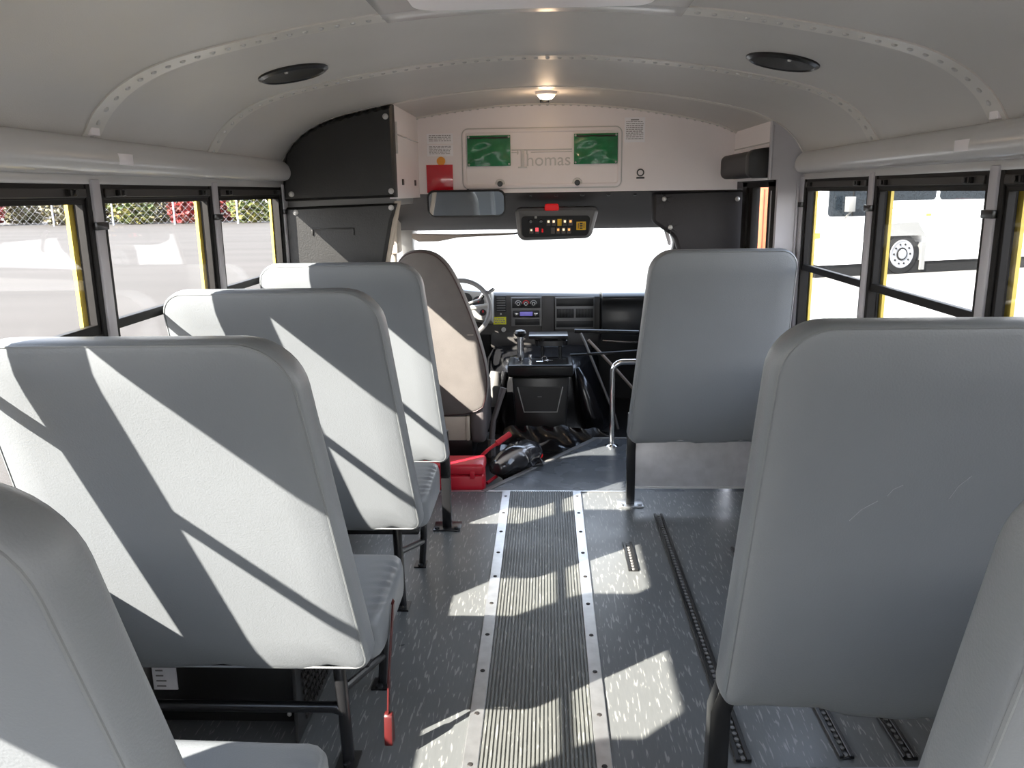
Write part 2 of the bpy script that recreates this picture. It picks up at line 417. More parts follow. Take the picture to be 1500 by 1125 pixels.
for s in (-1, 1):
    X = lambda v: s*v
    sidew = 'left' if s < 0 else 'right'
    for i, y in enumerate(posts_y):
        wd = .020 if i < 6 else .030
        m = MB(); m.box((X(W-.012), y-wd, ZS-.02), (X(1.140), y+wd, ZT+.01))
        o = struct(m.build('trim_%d' % tn, M['post'], bevel=.004)); tn += 1
        m = MB(); m.box((X(1.1405), y-.055, ZS-.05), (X(1.150), y+.055, ZT)); m.build('outer_skin', M['yellow'], o)
        c = MB(); c.box((X(W-.018), y-wd-.008, 1.372), (X(W-.005), y+wd+.008, 1.392)); c.build('clip', M['blackplastic'], o, bevel=.002)
    m = MB(); m.box((X(W), YB, ZS-.02), (X(1.150), YB+.025, ZT+.01))
    struct(m.build('wall_%s_rear_panel' % sidew, M['wall']))
    for i in range(len(posts_y)-1):
        ya, yb = posts_y[i]+.0205, posts_y[i+1]-(.0205 if i < 5 else .0305)
        w = sempty('window_%d' % WN, (X(1.13), (ya+yb)/2, ZS)); WN += 1
        m = MB(); j = .020
        m.box((X(1.098), ya, ZS), (X(1.136), ya+j, ZT)); m.box((X(1.098), yb-j, ZS), (X(1.136), yb, ZT))
        m.box((X(1.101), ya+j, 1.447), (X(1.136), yb-j, ZT)); m.box((X(1.101), ya+j, ZS), (X(1.136), yb-j, ZS+.035))
        m.build('frame', M['blackf'], w, bevel=.002, seg=1)
        m = MB(); m.box((X(1.094), ya+j+.005, 1.452), (X(1.106), yb-j-.005, 1.474)); rl = m.build('header_rail', M['railgrey'], w, bevel=.002, seg=1)
        for yy in (ya+j+.075, yb-j-.075):
            m = MB(); m.box((X(1.086), yy-.022, 1.455), (X(1.096), yy+.022, 1.471)); la = m.build('latch', M['blackf'], w, bevel=.002, seg=1)
            m = MB(); m.lathe([(.009, -.004), (.007, .004)], (X(1.085), yy+.006, 1.463), axis='x', n=10); m.box((X(1.083), yy-.019, 1.456), (X(1.087), yy-.012, 1.470)); m.build('thumb_button', M['blackplastic'], la)
        m = MB(); gx = 1.116
        m.box((X(gx-.012), ya+j, 1.113), (X(gx+.008), yb-j, 1.138)); m.box((X(gx-.012), ya+j, 1.436), (X(gx+.008), yb-j, 1.449))
        m.box((X(gx-.012), ya+j, 1.13), (X(gx+.008), ya+j+.012, 1.44)); m.box((X(gx-.012), yb-j-.012, 1.13), (X(gx+.008), yb-j, 1.44))
        us = m.build('upper_sash', M['blackf'], w, bevel=.0015, seg=1)
        m = MB(); m.box((X(gx), ya+j+.01, 1.136), (X(gx+.004), yb-j-.01, 1.438)); m.build('pane', M['glass'], us)
        m = MB(); m.box((X(gx+.009), ya+j, ZS+.03), (X(gx+.013), yb-j, 1.125)); m.build('lower_pane', M['glass'], w)
# unseen rear wall; its windows are widened to brighten the seat backs
m = MB()
m.box((-W, YB-.05, -.05), (W, YB, .65)); m.box((-W, YB-.05, .65), (-1.0, YB, 1.6)); m.box((1.0, YB-.05, .65), (W, YB, 1.6)); m.box((-.04, YB-.05, .65), (.04, YB, 1.58))
pl = [(x, z) for x, z in prof if abs(x) <= 1.1]; pl = [(pl[0][0], 1.58)]+[(x, max(z, 1.585)) for x, z in pl]+[(pl[-1][0], 1.58)]
m.prism(pl, YB-.05, YB); struct(m.build('wall_rear', M['white']))
w = sempty('window_%d' % WN, (0, YB, .65)); WN += 1
for a, b in ((-1.0, -.04), (.04, 1.0)):
    m = MB(); m.box((a, YB-.03, .65), (b, YB-.026, 1.58)); m.build('pane', M['glass'], w)

# ------------------------------------------------------------------ front bulkheads
XL, XR, YF, Y3 = -.617, .967, 4.30, 3.60
def under(xa, xb, zb, n=24, dz=.004):
    return [(xa, zb)]+[(xb, zb)]+[(xb+(xa-xb)*i/n, ceil_z(xb+(xa-xb)*i/n)+dz) for i in range(n+1)]
m = MB(); m.prism(under(XL-.02, XR+.02, 1.447), YF, YF+.04); wf = struct(m.build('wall_front', M['white']))
m = MB(); m.loft([[(XL-.03, Y3+.03, 1.43), (XL, Y3+.03, 1.43), (XL, Y3+.03, ceil_z(XL)+.01), (XL-.03, Y3+.03, ceil_z(XL)+.01)], [(XL-.03, YF+.01, 1.43), (XL, YF+.01, 1.43), (XL, YF+.01, ceil_z(XL)+.01), (XL-.03, YF+.01, ceil_z(XL)+.01)]])
wl = struct(m.build('wall_front_return', M['white']))
for yy in (3.80, 4.16):
    m = MB(); m.box((XL-.001, yy-.02, 1.488), (XL+.004, yy+.02, 1.515)); m.build('hole_dark', M['blackplastic'], wl, bevel=.004)  # black block painted in for the dark of an open hole
m = MB(); m.tube([(XL+.003, Y3+.06, 1.75), (XL+.003, Y3+.06, 1.62)], .006, 8); m.tube([(XL+.002, Y3+.06, 1.70), (XL+.002, YF-.02, 1.70)], .003, 6); m.build('edge_bead', M['rail'], wl)
m = MB(); m.loft([[(XR, y, 1.485), (XR+.03, y, 1.485), (XR+.03, y, ceil_z(XR)+.02), (XR, y, ceil_z(XR)+.02)] for y in (Y3+.02, YF+.01)])
wr = struct(m.build('wall_front_return', M['white']))
m = MB(); m.box((XR-.004, Y3+.03, 1.635), (XR+.001, YF-.01, 1.64)); m.build('seam', M['rail'], wr)
m = MB(); m.prism([(XR-.004, 1.485), (1.11, 1.485), (1.11, 1.60)]+[(1.10-(1.10-XR+.004)*i/10, ceil_z(1.10-(1.10-XR+.004)*i/10)+.005) for i in range(11)], Y3, Y3+.03)
m.box((1.0, Y3, 0), (1.11, Y3+.03, 1.486)); m.box((1.078, Y3-.008, 0), (1.085, Y3+.001, 1.48)); m.tube([(XR-.002, Y3-.001, 1.49), (XR-.002, Y3-.001, 1.705)], .007, 8)
struct(m.build('wall_right_bulkhead', M['post']))
# solid blocks that close off the corners outside the returns
m = MB(); m.box((-1.18, Y3+.05, 1.40), (-.66, YF+.05, 1.9)); m.box((1.0, Y3+.04, 1.53), (1.18, YF+.05, 1.9)); struct(m.build('wall_front_corner', M['greypl']))
# backing wall of left bulkhead
m = MB(); m.prism([(-1.12, -.05), (-.93, -.05), (-.80, .6), (-.62, 1.43), (-.62, 1.62), (-1.12, 1.60)], Y3+.034, Y3+.054); struct(m.build('wall_left_bulkhead', M['grey2']))
m = MB(); q = [Vector((-.602, 0, 1.42)), Vector((-.80, 0, .55))]
m.loft([[(-.622, Y3+.0, 1.42), (-.602, Y3, 1.42), (-.602, Y3+.05, 1.42), (-.622, Y3+.05, 1.42)], [(-.83, Y3, .5), (-.81, Y3, .5), (-.81, Y3+.05, .5), (-.83, Y3+.05, .5)]]); struct(m.build('trim_%d' % tn, M['beige'])); tn += 1

def pad(name, label, poly, yb, th, m_, btn, ruffle=False, cat='padded panel'):
    xs = [p[0] for p in poly]; zs = [p[1] for p in poly]
    t = thing(name, label, cat, (sum(xs)/len(xs), yb, min(zs)))
    m = MB(); loops = []
    for ins, dd in ((0, 0), (0, -th*.55), (.006, -th*.85), (.016, -th)):
        loops.append([(x, yb+dd, z) for x, z in inset(poly, ins)])
    m.loft(loops); m.build('cover', m_, t)
    for (x, z) in btn:
        b = MB(); b.lathe([(.012, 0), (.012, -.004), (.007, -.009), (.002, -.010)], (x, yb-th, z), axis='y', n=12); b.build('button', M['rivet'], t)
    return t
up = [(-1.100, 1.425), (-.612, 1.436)]
n = 40
for i in range(n+1):
    x = -.612-(1.076-.612)*i/n; up.append((x, ceil_z(x)-.006+.004*math.sin(i*1.9)))
up += [(-1.085, 1.58), (-1.10, 1.50)]
pad('bulkhead_cushion', 'black padded cover on the left bulkhead, upper one under the ceiling curve', up, Y3+.03, .055, M['pad'], [(-.64, 1.765), (-1.06, 1.455), (-.63, 1.462)])
low = pad('bulkhead_cushion', 'black bulkhead panel behind the driver, below the padded cover', [(-1.100, .003), (-.93, .003), (-.632, 1.34), (-.608, 1.412), (-1.100, 1.400)], Y3+.03, .045, M['pad'], [(-1.05, 1.378), (-.635, 1.393)])
m = MB(); zz = 1.305
m.box((-.985, Y3-.022, zz), (-.80, Y3-.013, zz+.006)); m.box((-.985, Y3-.022, zz-.025), (-.979, Y3-.013, zz)); m.box((-.806, Y3-.022, zz-.025), (-.80, Y3-.013, zz)); m.build('pocket_edge', M['pad'], low, bevel=.002)
# white teeth of ceiling edge over the pad
rp = pad('wall_cushion', 'charcoal tufted padded panel right of the windshield, above the front right barrier', roundpoly([(.80, .55), (1.06, .55), (1.06, 1.452), (.575, 1.443), (.575, 1.29), (.685, 1.215), (.725, 1.10)], [.02, .02, .02, .02, .03, .06, .03], 5), 4.40, .06, M['padbrown'], [(.63, 1.405), (1.0, 1.40), (.665, 1.262), (.83, .95)])
for (x, z) in ((.63, 1.405), (.665, 1.262)):
    m = MB()
    for k in range(7):
        a = 2*PI*k/7+.3; L = .035+.03*random.random()
        m.tube([(x+.012*math.cos(a), 4.337, z+.012*math.sin(a)), (x+L*math.cos(a), 4.3395, z+L*math.sin(a))], [.0035, .0006], 5)
    m.build('tuft_fold', M['padbrown'], rp)
# cushion above the door
hp = thing('header_pad', 'black padded cushion on the header over the entry door', 'cushion', (.92, 3.9, 1.49))
m = MB(); pr = roundpoly([(.885, 1.497), (XR-.003, 1.497), (XR-.003, 1.615), (.885, 1.605)], [.03, .004, .004, .03], 5)
m.loft([[(x, y, z) for x, z in pr] for y in (3.655, 4.22)]); m.build('cushion', M['padbrown'], hp)
m = MB(); pr2 = inset(pr, -.004); m.loft([[(x, y, z) for x, z in pr2] for y in (3.63, 3.695)]); m.build('end_cap', M['pad'], hp, bevel=.004)

# entry door
d1 = sempty('door_1', (1.03, 3.95, 0)); dx = 1.012
m = MB(); m.box((dx, 4.20, 0), (dx+.05, 4.29, 1.50)); m.box((dx+.01, 4.13, 0), (dx+.05, 4.20, 1.47)); m.box((dx, 3.66, 0), (dx+.05, 3.80, 1.50)); m.box((dx, 3.66, 1.455), (dx+.05, 4.29, 1.51)); m.box((dx, 3.66, 0), (dx+.05, 4.29, .5)); m.box((dx-.02, 3.64, 1.478), (dx+.03, 4.30, 1.51))
m.build('frame', M['blackf'], d1, bevel=.004)
m = MB(); m.box((dx-.004, 3.735, .3), (dx+.001, 3.742, 1.44)); m.build('seal', M['rail'], d1)
m = MB(); m.box((dx+.03, 3.8, .5), (dx+.034, 4.13, 1.46)); m.build('pane', M['glass'], d1)

# front panel access hatch with lettering
hx0, hx1, hz0, hz1 = -.392, .405, 1.470, 1.760
hatch = thing('access_panel', 'pale access panel with raised lettering on the front bulkhead', 'panel', (0, YF, hz0))
m = MB(); P0 = roundpoly([(hx0, hz0), (hx1, hz0), (hx1, hz1), (hx0, hz1)], .03, 6)
m.loft([[(x, YF+.002-dd, z) for x, z in inset(P0, i)] for i, dd in ((0, 0), (.002, .012), (.006, .014), (.016, .014), (.021, .009))]); m.build('cover', M['white'], hatch)
rim = MB(); rim.tube([(x, YF-.003, z) for x, z in P0], .004, 6, closed=True); rim.build('rim', M['rail'], hatch)
for x in (-.205, .185):
    m = MB(); m.lathe([(.014, 0), (.014, -.010), (.010, -.014)], (x, YF-.006, 1.492), axis='y', n=14); m.build('knob', M['blackplastic'], hatch)
    m = MB(); m.lathe([(.026, 0), (.022, -.004)], (x, YF-.006, 1.492), axis='y', n=16); m.build('knob_plate', M['rail'], hatch)
text('homas', .086, M['rail'], hatch, (.040, YF-.0085, 1.604), extrude=.003)
m = MB(); zb = 1.656
m.box((-.145, YF-.012, zb-.003), (.158, YF-.006, zb+.003)); m.box((-.145, YF-.011, zb-.014), (-.108, YF-.006, zb-.010)); m.box((-.048, YF-.011, zb-.014), (.158, YF-.006, zb-.010))
m.box((-.099, YF-.012, 1.572), (-.081, YF-.006, zb)); m.box((-.112, YF-.012, 1.568), (-.068, YF-.006, 1.574)); m.box((-.116, YF-.012, zb-.022), (-.110, YF-.006, zb)); m.box((-.070, YF-.012, zb-.022), (-.064, YF-.006, zb))
m.build('lettering', M['rail'], hatch, bevel=.001)
def pocket(xa, xb, za, zb, label):
    t = thing('document_pocket', label, 'pocket', ((xa+xb)/2, YF-.012, za), group='green pockets on the front panel')
    m = MB(); nx, nz = 14, 10; g = []
    for j in range(nz+1):
        for i in range(nx+1):
            u, v = i/nx, j/nz; e = min(u, 1-u, v, 1-v)
            g.append((xa+(xb-xa)*u, YF-.016-min(1, e*6)*.006*(1+.6*math.sin(u*9+v*5)+.4*math.sin(v*13-u*7)), za+(zb-za)*v))
    fs = [(j*(nx+1)+i, j*(nx+1)+i+1, (j+1)*(nx+1)+i+1, (j+1)*(nx+1)+i) for j in range(nz) for i in range(nx)]
    m.add(g, fs); m.box((xa, YF-.0155, za), (xb, YF-.0125, zb)); m.build('sheet', M['green'], t, angle=80)
    m = MB(); m.box((xa+.012, YF-.022, zb-.016), (xb-.012, YF-.018, zb-.009)); m.build('top_edge', M['darkgrey'], t)
    for x in (xa+.008, xb-.008):
        for z in (za+.008, zb-.008):
            m = MB(); m.lathe([(.0055, 0), (.005, -.004), (.002, -.006)], (x, YF-.017, z), axis='y', n=9); m.build('snap', M['rivet'], t)
pocket(-.367, -.150, 1.580, 1.728, 'shiny green plastic pocket left of the raised lettering')
pocket(.168, .385, 1.583, 1.729, 'shiny green plastic pocket right of the raised lettering')
def label(name, xa, xb, za, zb, rows, lab, head=True, border=False):
    t = thing(name, lab, 'label', ((xa+xb)/2, YF, za))
    m = MB(); m.box((xa, YF-.003, za), (xb, YF, zb)); m.build('sheet', M['paper'], t)
    m = MB(); w = xb-xa; h = (zb-za)/(rows+2)
    for r in range(rows):
        z = zb-h*(r+1.2)
        x = xa+w*.08
        if head and r == 0: m.box((xa+w*.3, YF-.0036, z-h*.35), (xb-w*.3, YF-.003, z+h*.35)); continue
        while x < xb-w*.12:
            L = w*(.05+.12*random.random()); x2 = min(x+L, xb-w*.08)
            m.box((x, YF-.0036, z-h*.2), (x2, YF-.003, z+h*.2)); x = x2+w*.03
    m.build('print', M['print'], t)
label('notice_label', .419, .520, 1.684, 1.802, 11, 'white notice label with fine print at the top right of the front bulkhead')
label('notice_label', -.571, -.440, 1.692, 1.742, 4, 'pale printed label at the top left of the front bulkhead, upper of two', head=False)
label('notice_label', -.571, -.440, 1.632, 1.688, 6, 'pale printed label at the left of the front bulkhead, just above the orange sticker', head=False)
m = MB(); m.lathe([(.022, 0), (.021, -.004)], (-.503, YF-.0005, 1.608), axis='y', n=24); tag(m.build('round_sticker', M['orange']), 'round orange sticker above the red card on the front bulkhead', 'sticker')
rc = MB(); rc.box((-.578, YF-.007, 1.452), (-.444, YF-.001, 1.590)); tag(rc.build('red_card', M['redcard'], bevel=.001), 'glossy red card standing on the front bulkhead left of the mirror', 'card')
t = thing('emblem_mark', 'small black ring with a bar below it on the white bulkhead right of the panel', 'emblem', (.502, YF, 1.51))
m = MB(); m.tube([(.502+.016*math.cos(a), YF-.002, 1.537+.016*math.sin(a)) for a in [2*PI*k/20 for k in range(20)]], .003, 6, closed=True); m.build('ring', M['printdark'], t)
m = MB(); m.box((.482, YF-.004, 1.507), (.522, YF, 1.516)); m.build('bar', M['printdark'], t)

# ceiling items
lp = thing('ceiling_lamp', 'small lit lamp on the ceiling above the front panel', 'lamp', (.03, 3.80, 1.87))
m = MB(); m.lathe([(.048, 0), (.046, -.012), (.04, -.016)], (.03, 3.80, 1.876), n=24); m.build('base', M['white'], lp)
m = MB(); m.lathe([(.036, -.012), (.036, -.020), (.026, -.030), (.01, -.034)], (.03, 3.80, 1.876), n=24); m.build('lens', M['lamp'], lp)
m = MB(); m.box((0.0, 4.07, 1.858), (.045, 4.10, 1.872)); m.build('switch', M['blackplastic'], lp, bevel=.003)
def ceilobj(x, y, fn):
    z = ceil_z(x); e = .01; sl = (ceil_z(x+e)-ceil_z(x-e))/(2*e); return z, math.atan(sl)
for x, y, side_ in ((-.712, 2.535, 'left'), (.702, 2.52, 'right')):
    z, a = ceilobj(x, y, None)
    t = thing('ceiling_speaker', 'round black speaker grille in the %s side of the ceiling' % side_, 'speaker', (x, y, z), group='round ceiling speakers')
    t.rotation_euler = (0, -a, 0)
    m = MB(); m.lathe([(.103, .004), (.103, -.006), (.092, -.012), (.088, -.008)], (0, 0, 0), n=40); m.build('ring', M['blackplastic'], t, local=True)
    m = MB(); m.lathe([(.089, .0), (.089, -.008), (.06, -.011), (.01, -.012)], (0, 0, 0), n=40); m.build('grille', M['pad'], t, local=True)
    m = MB(); m.lathe([(.006, -.010), (.005, -.014)], (0, -.075, 0), n=8); m.build('screw', M['rivet'], t, local=True)
# roof hatch
rh = thing('roof_hatch', 'cream roof hatch with a recessed white centre at the top of the picture', 'roof hatch', (0, 1.72, 1.85))
def patch(m, xa, xb, ya, yb, dz, th, nx=16):
    a = [(xa+(xb-xa)*i/nx, ceil_z(xa+(xb-xa)*i/nx)-dz) for i in range(nx+1)]; b = [(x, z+th) for x, z in reversed(a)]
    m.loft([[(x, ya, z) for x, z in a+b], [(x, yb, z) for x, z in a+b]])
m = MB(); hx = .345
patch(m, -hx, hx, 1.98, 2.075, .016, .02); patch(m, -hx, hx, 1.33, 1.42, .016, .02); patch(m, -hx, -hx+.095, 1.42, 1.98, .016, .02, 5); patch(m, hx-.095, hx, 1.42, 1.98, .016, .02, 5)
m.build('frame', M['rail'], rh, bevel=.003)
P1 = roundpoly([(-.255, 1.40), (.255, 1.40), (.255, 1.99), (-.255, 1.99)], .07, 6)
m = MB(); m.loft([[(x*f, 1.695+(y-1.695)*f, ceil_z(x)-dz) for x, y in P1] for f, dz in ((1.03, .018), (1, .017), (.96, .004), (.94, .001))]); m.build('recess', M['white'], rh)

# ------------------------------------------------------------------ seats
RC = math.tan(math.radians(15.2))
def backrest(mb, hin0, hin1, hout, zb, zt, th, y0, rt=.115, sagr=0, RC=RC):
    poly = roundpoly([(hout, zb), (hin0, zb), (hin1, zt), (hout, zt)], [.03, .035, rt, .07], 9)
    # subdivide long edges so the sheared panels stay even
    p2 = []
    for i in range(len(poly)):
        a, b = Vector(poly[i]), Vector(poly[(i+1) % len(poly)]); k = max(1, int((b-a).length/.06))
        for j in range(k): p2.append(tuple(a+(b-a)*j/k))
    lay = [(.80, -.011, 1), (.90, -.009, 1), (.022, -.002, 0), (.010, .001, 0), (.004, .0045, 0), (0, .010, 0), (-.003, .03, 0), (-.004, th*.5, 0), (0, th-.028, 0), (.006, th-.012, 0), (.014, th-.004, 0), (.022, th, 0)]
    ccx = sum(p[0] for p in p2)/len(p2); ccz = (zb+zt)/2; p_in = inset(p2, .022)
    loops = []
    for ins, dd, sc_ in lay:
        L = []
        for (x, z) in ([(ccx+(x-ccx)*ins, ccz+(z-ccz)*ins) for x, z in p_in] if sc_ else inset(p2, ins)):
            sag = 0
            if z < zb+.06: sag = .006*math.sin(x*23)+.004*math.sin(x*51+1)-sagr*min(1, max(0, (abs(x)-.46)/.5))
            L.append((x, y0+dd-(z-zb)*RC, z+sag))
        loops.append(L)
    mb.loft(loops)
    return p2
def seam(p2, y0, zb, ins, dd, r, RC=RC):
    m = MB(); m.tube([(x, y0+dd-(z-zb)*RC, z) for x, z in inset(p2, ins)], r, 5, closed=True); return m
def cushion(mb, xa, xb, ya, yb, zb, zt):
    # lofted along x with a rounded front, gathered at the aisle end
    pr = roundpoly([(ya, zb), (yb-.01, zb), (yb, zt), (ya, zt-.01)], [.02, .035, .05, .03], 6)
    p3 = []
    for i in range(len(pr)):
        a, b = Vector(pr[i]), Vector(pr[(i+1) % len(pr)]); k = max(1, int((b-a).length/.008))
        p3 += [tuple(a+(b-a)*j/k) for j in range(k)]
    pr = p3
    cy, cz = (ya+yb)/2, (zb+zt)/2; loops = []
    for t, f in ((0, .80), (.010, .90), (.03, .965), (.06, 1), (.12, 1.0), (.5, 1.03), (.88, 1.0), (.96, .97), (1, .85)):
        loops.append([(xa+(xb-xa)*t, cy+(y-cy)*f, cz+(z-cz)*f+((.0028 if .025 < t < .05 else .0012)*math.sin(y*150+8*t)*(1+.5*math.sin(y*61)) if .005 < t < .055 else 0)) for y, z in pr])
    mb.loft(loops)
def plate(m, x, y, s=.045):
    m.box((x-s*.8, y-s, 0), (x+s*.8, y+s, .006))
    for k in (-1, 1): m.lathe([(.010, .005), (.010, .012), (.006, .015)], (x, y+k*s*.65, 0), n=8)
# seat with origin at its rear aisle foot line; sgn mirrors the side. aisle edge inner |x| .39 bottom, .46 top
def make_seat(sgn, label, square=False, flip=False):
    t = thing('bus_seat', label, 'bus seat', (0, 0, 0), group='grey vinyl bus seats')
    m = MB(); y0 = -.140
    zb_, zt_, i0_, i1_ = (.33, 1.222, .425, .442) if square else (.355, 1.182, .392, .462)
    p2 = backrest(m, sgn*i0_, sgn*i1_, sgn*1.094, zb_, zt_, .112, y0, rt=(.095 if square else .115), sagr=(.05 if square else 0))
    b = m.build('backrest', M['vinyl'], t, local=True, angle=50)
    seam(p2, y0, zb_, .006, .003, .0028).build('seam', M['vinyl_seam'], b, local=True)
    m = MB(); cushion(m, sgn*(.405 if square else .385), sgn*1.072, -.06, .335, .325, .452)
    if flip: m.v = [Vector((sgn*.20+v.x*.79, .03+(v.z-.325)+.0*v.y-(v.y+.06)*.26, .40+(v.y+.06))) for v in m.v]
    c = m.build('seat_cushion', M['vinyl'], t, local=True, angle=55)
    m = MB(); m.box((sgn*(.50 if flip else .42), -.03, .29), (sgn*1.07, (.05 if flip else .28), .326)); m.build('seat_frame', M['frame'], t, local=True, bevel=.008)
    if square:
        m = MB(); X = .445
        m.loft([[(sgn*(X+w0-.024), -.024+q, z), (sgn*(X+w0+.024), -.024+q, z), (sgn*(X+w0+.024), .024+q, z), (sgn*(X+w0-.024), .024+q, z)] for w0, q, z in ((0, -.02, .004), (0, -.03, .25), (.02, -.06, .36))])
        plate(m, sgn*X, 0); m.build('leg', M['frame'], t, local=True, bevel=.003)
        if not flip: m = MB(); m.rod((sgn*1.0, .20, .004), (sgn*1.0, .20, .30), .018, 12); plate(m, sgn*1.0, .20); m.build('leg', M['frame'], t, local=True)
    else:
        m = MB(); X = .497
        m.tube([(sgn*X, 0, .004), (sgn*X, -.012, .15), (sgn*X, -.03, .30), (sgn*(X+.005), -.02, .345)], .0165, 12); plate(m, sgn*X, 0, .035); m.build('leg', M['frame'], t, local=True)
        m = MB(); m.tube([(sgn*.455, .30, .33), (sgn*.46, .32, .14), (sgn*.475, .345, .004)], .0135, 10); plate(m, sgn*.48, .345, .03); m.build('leg', M['frame'], t, local=True)
        m = MB(); m.tube([(sgn*X, -.005, .215), (sgn*.465, .315, .115)], .011, 10); m.build('brace', M['frame'], t, local=True)
        m = MB(); m.tube([(sgn*X, -.012, .165), (sgn*(X+.03), -.012, .168), (sgn*1.05, -.012, .168)], [.02, .0145, .0145], 12); m.build('crossbar', M['frame'], t, local=True)
        m = MB(); m.tube([(sgn*1.05, -.03, .35), (sgn*1.05, -.01, .004)], .0145, 10); m.build('leg', M['frame'], t, local=True)
    return t
GL = 'grey vinyl bus seats'
L1 = make_seat(-1, 'grey vinyl bus seat cut off by the lower left corner, nearest on the left'); L1.location = (0, 1.036, 0)
spec = [(L1, 1.866, 'large sunlit grey bus seat on the left with a dark red strap at its side'),
        (L1, 2.692, 'grey bus seat on the left between the large sunlit seat and the front left barrier')]
left = [L1]
for src, y, lab in spec:
    c = copy_tree(src); c.location = (0, y, 0); c['label'] = lab; left.append(c)
R1 = make_seat(1, 'grey vinyl bus seat cut off by the lower right corner, nearest on the right', square=True); R1.location = (.0, .99, 0)
R2 = make_seat(1, 'large shaded grey bus seat on the right with fine scratches on its back', True, True); R2.location = (-.012, 1.785, 0)
# scratches on R2 back
def backpt(x, z, y): return (x-.012, y-.140-.0115-(z-.33)*RC, z)
sc = MB()
for a, b in (((.615, .83), (.66, .875)), ((.675, .885), (.70, .91)), ((.79, .88), (.82, .93))):
    sc = MB(); sc.tube([backpt(a[0], a[1], 1.785), backpt((a[0]+b[0])/2-.004, (a[1]+b[1])/2+.003, 1.785), backpt(b[0], b[1], 1.785)], .0007, 4); sc.build('scratch', M['scratch'], R2)
# red strap on the big left seat
L2 = left[1]
m = MB(); pts = [(-.410, 2.02, .41), (-.380, 1.97, .40), (-.378, 1.93, .36), (-.386, 1.90, .24), (-.390, 1.885, .13)]
for k in range(len(pts)-1):
    a, b = Vector(pts[k]), Vector(pts[k+1])
m.loft([[(x-.002, y-.011, z), (x+.002, y-.011, z), (x+.002, y+.011, z), (x-.002, y+.011, z)] for x, y, z in pts]); st = m.build('strap', M['redstrap'], L2)
st['label'] = 'dark red strap hanging beside the cushion'
m = MB(); pr = roundpoly([(1.858, .045), (1.902, .045), (1.898, .135), (1.872, .135)], .012, 4); m.loft([[(x, y, z) for y, z in pr] for x in (-.400, -.378)]); m.build('buckle', M['redstrap'], st, bevel=.004)
# barriers
def make_barrier(sgn, label, y, panel):
    t = thing('crash_barrier', label, 'barrier', (0, 0, 0), group='padded crash barriers')
    m = MB(); y0 = -.135
    p2 = backrest(m, sgn*.388, sgn*.462, sgn*(1.055 if panel else 1.085), .345, (1.207 if panel else 1.19), .105, y0, rt=.10, RC=.17)
    b = m.build('padded_back', M['vinyl'], t, local=True, angle=50)
    seam(p2, y0, .345, .006, .003, .0028, .17).build('seam', M['vinyl_seam'], b, local=True)
    for X in (.418, 1.06):
        m = MB(); m.loft([[(sgn*(X-.02), -.02+q, z), (sgn*(X+.02), -.02+q, z), (sgn*(X+.02), .02+q, z), (sgn*(X-.02), .02+q, z)] for q, z in ((0, .004), (0, .27), (-.045, .46))])
        m.build('leg', M['frame'], t, local=True, bevel=.003)
        m = MB(); m.box((sgn*X-.06, -.05, .0005), (sgn*X+.06, .05, .007))
        for k in (-1, 1): m.lathe([(.011, .005), (.011, .013), (.006, .016)], (sgn*X+k*.043, -.033, 0), n=8)
        m.build('foot_plate', M['alu'] if panel else M['frame'], t, local=True, bevel=.002)
    if panel:
        m = MB(); m.box((sgn*.435, -.012, .085), (sgn*1.085, -.004, .40)); p = m.build('kick_panel', M['bare'], t, local=True, bevel=.003)
        p['label'] = 'bare pale grey metal sheet below the pad'
        m = MB(); m.box((sgn*.435, -.018, .085), (sgn*1.085, -.002, .094)); m.build('panel_lip', M['rail'], p, local=True)
    t.location = (0, y, 0)
    return t
make_barrier(-1, 'padded grey barrier at the front left, directly behind the driver seat', 3.42, False)
make_barrier(1, 'padded grey barrier at the front right with a metal kick panel below', 3.70, True)
# heater under the big left seat
h = thing('heater', 'black heater box with a white label on the floor under the sunlit left seat', 'heater', (-.87, 2.15, 0))
m = MB(); m.box((-1.085, 2.02, .002), (-.66, 2.32, .27)); m.build('case', M['blackplastic'], h, bevel=.008)
m = MB(); m.loft([[(-.658, 1.93, .002), (-.648, 1.93, .002), (-.648, 2.30, .002), (-.658, 2.30, .002)], [(-.668, 1.98, .27), (-.658, 1.98, .27), (-.658, 2.30, .27), (-.668, 2.30, .27)]]); g = m.build('grille', M['grille'], h, bevel=.002)
m = MB()
for j in range(9):
    for i in range(10):
        m.box((-.6475-.0006*j*1.1, 2.0+.027*i, .03+.025*j), (-.6430-.0006*j*1.1, 2.018+.027*i, .042+.025*j))
m.build('louvre', M['darkgrey'], g)
m = MB(); m.box((-1.078, 2.016, .105), (-1.01, 2.0205, .215)); lb = m.build('sticker', M['paper'], h)
m = MB()
for k in range(6): m.box((-1.068, 2.0150, .195-.016*k), (-1.05+.03*random.random(), 2.0165, .199-.016*k))
m.build('print', M['print'], lb)
for x, z in ((-.70, .25), (-.70, .03)):
    m = MB(); m.lathe([(.007, 0), (.006, -.004), (.002, -.006)], (x, 2.02, z), axis='y', n=8); m.build('screw', M['rivet'], h)

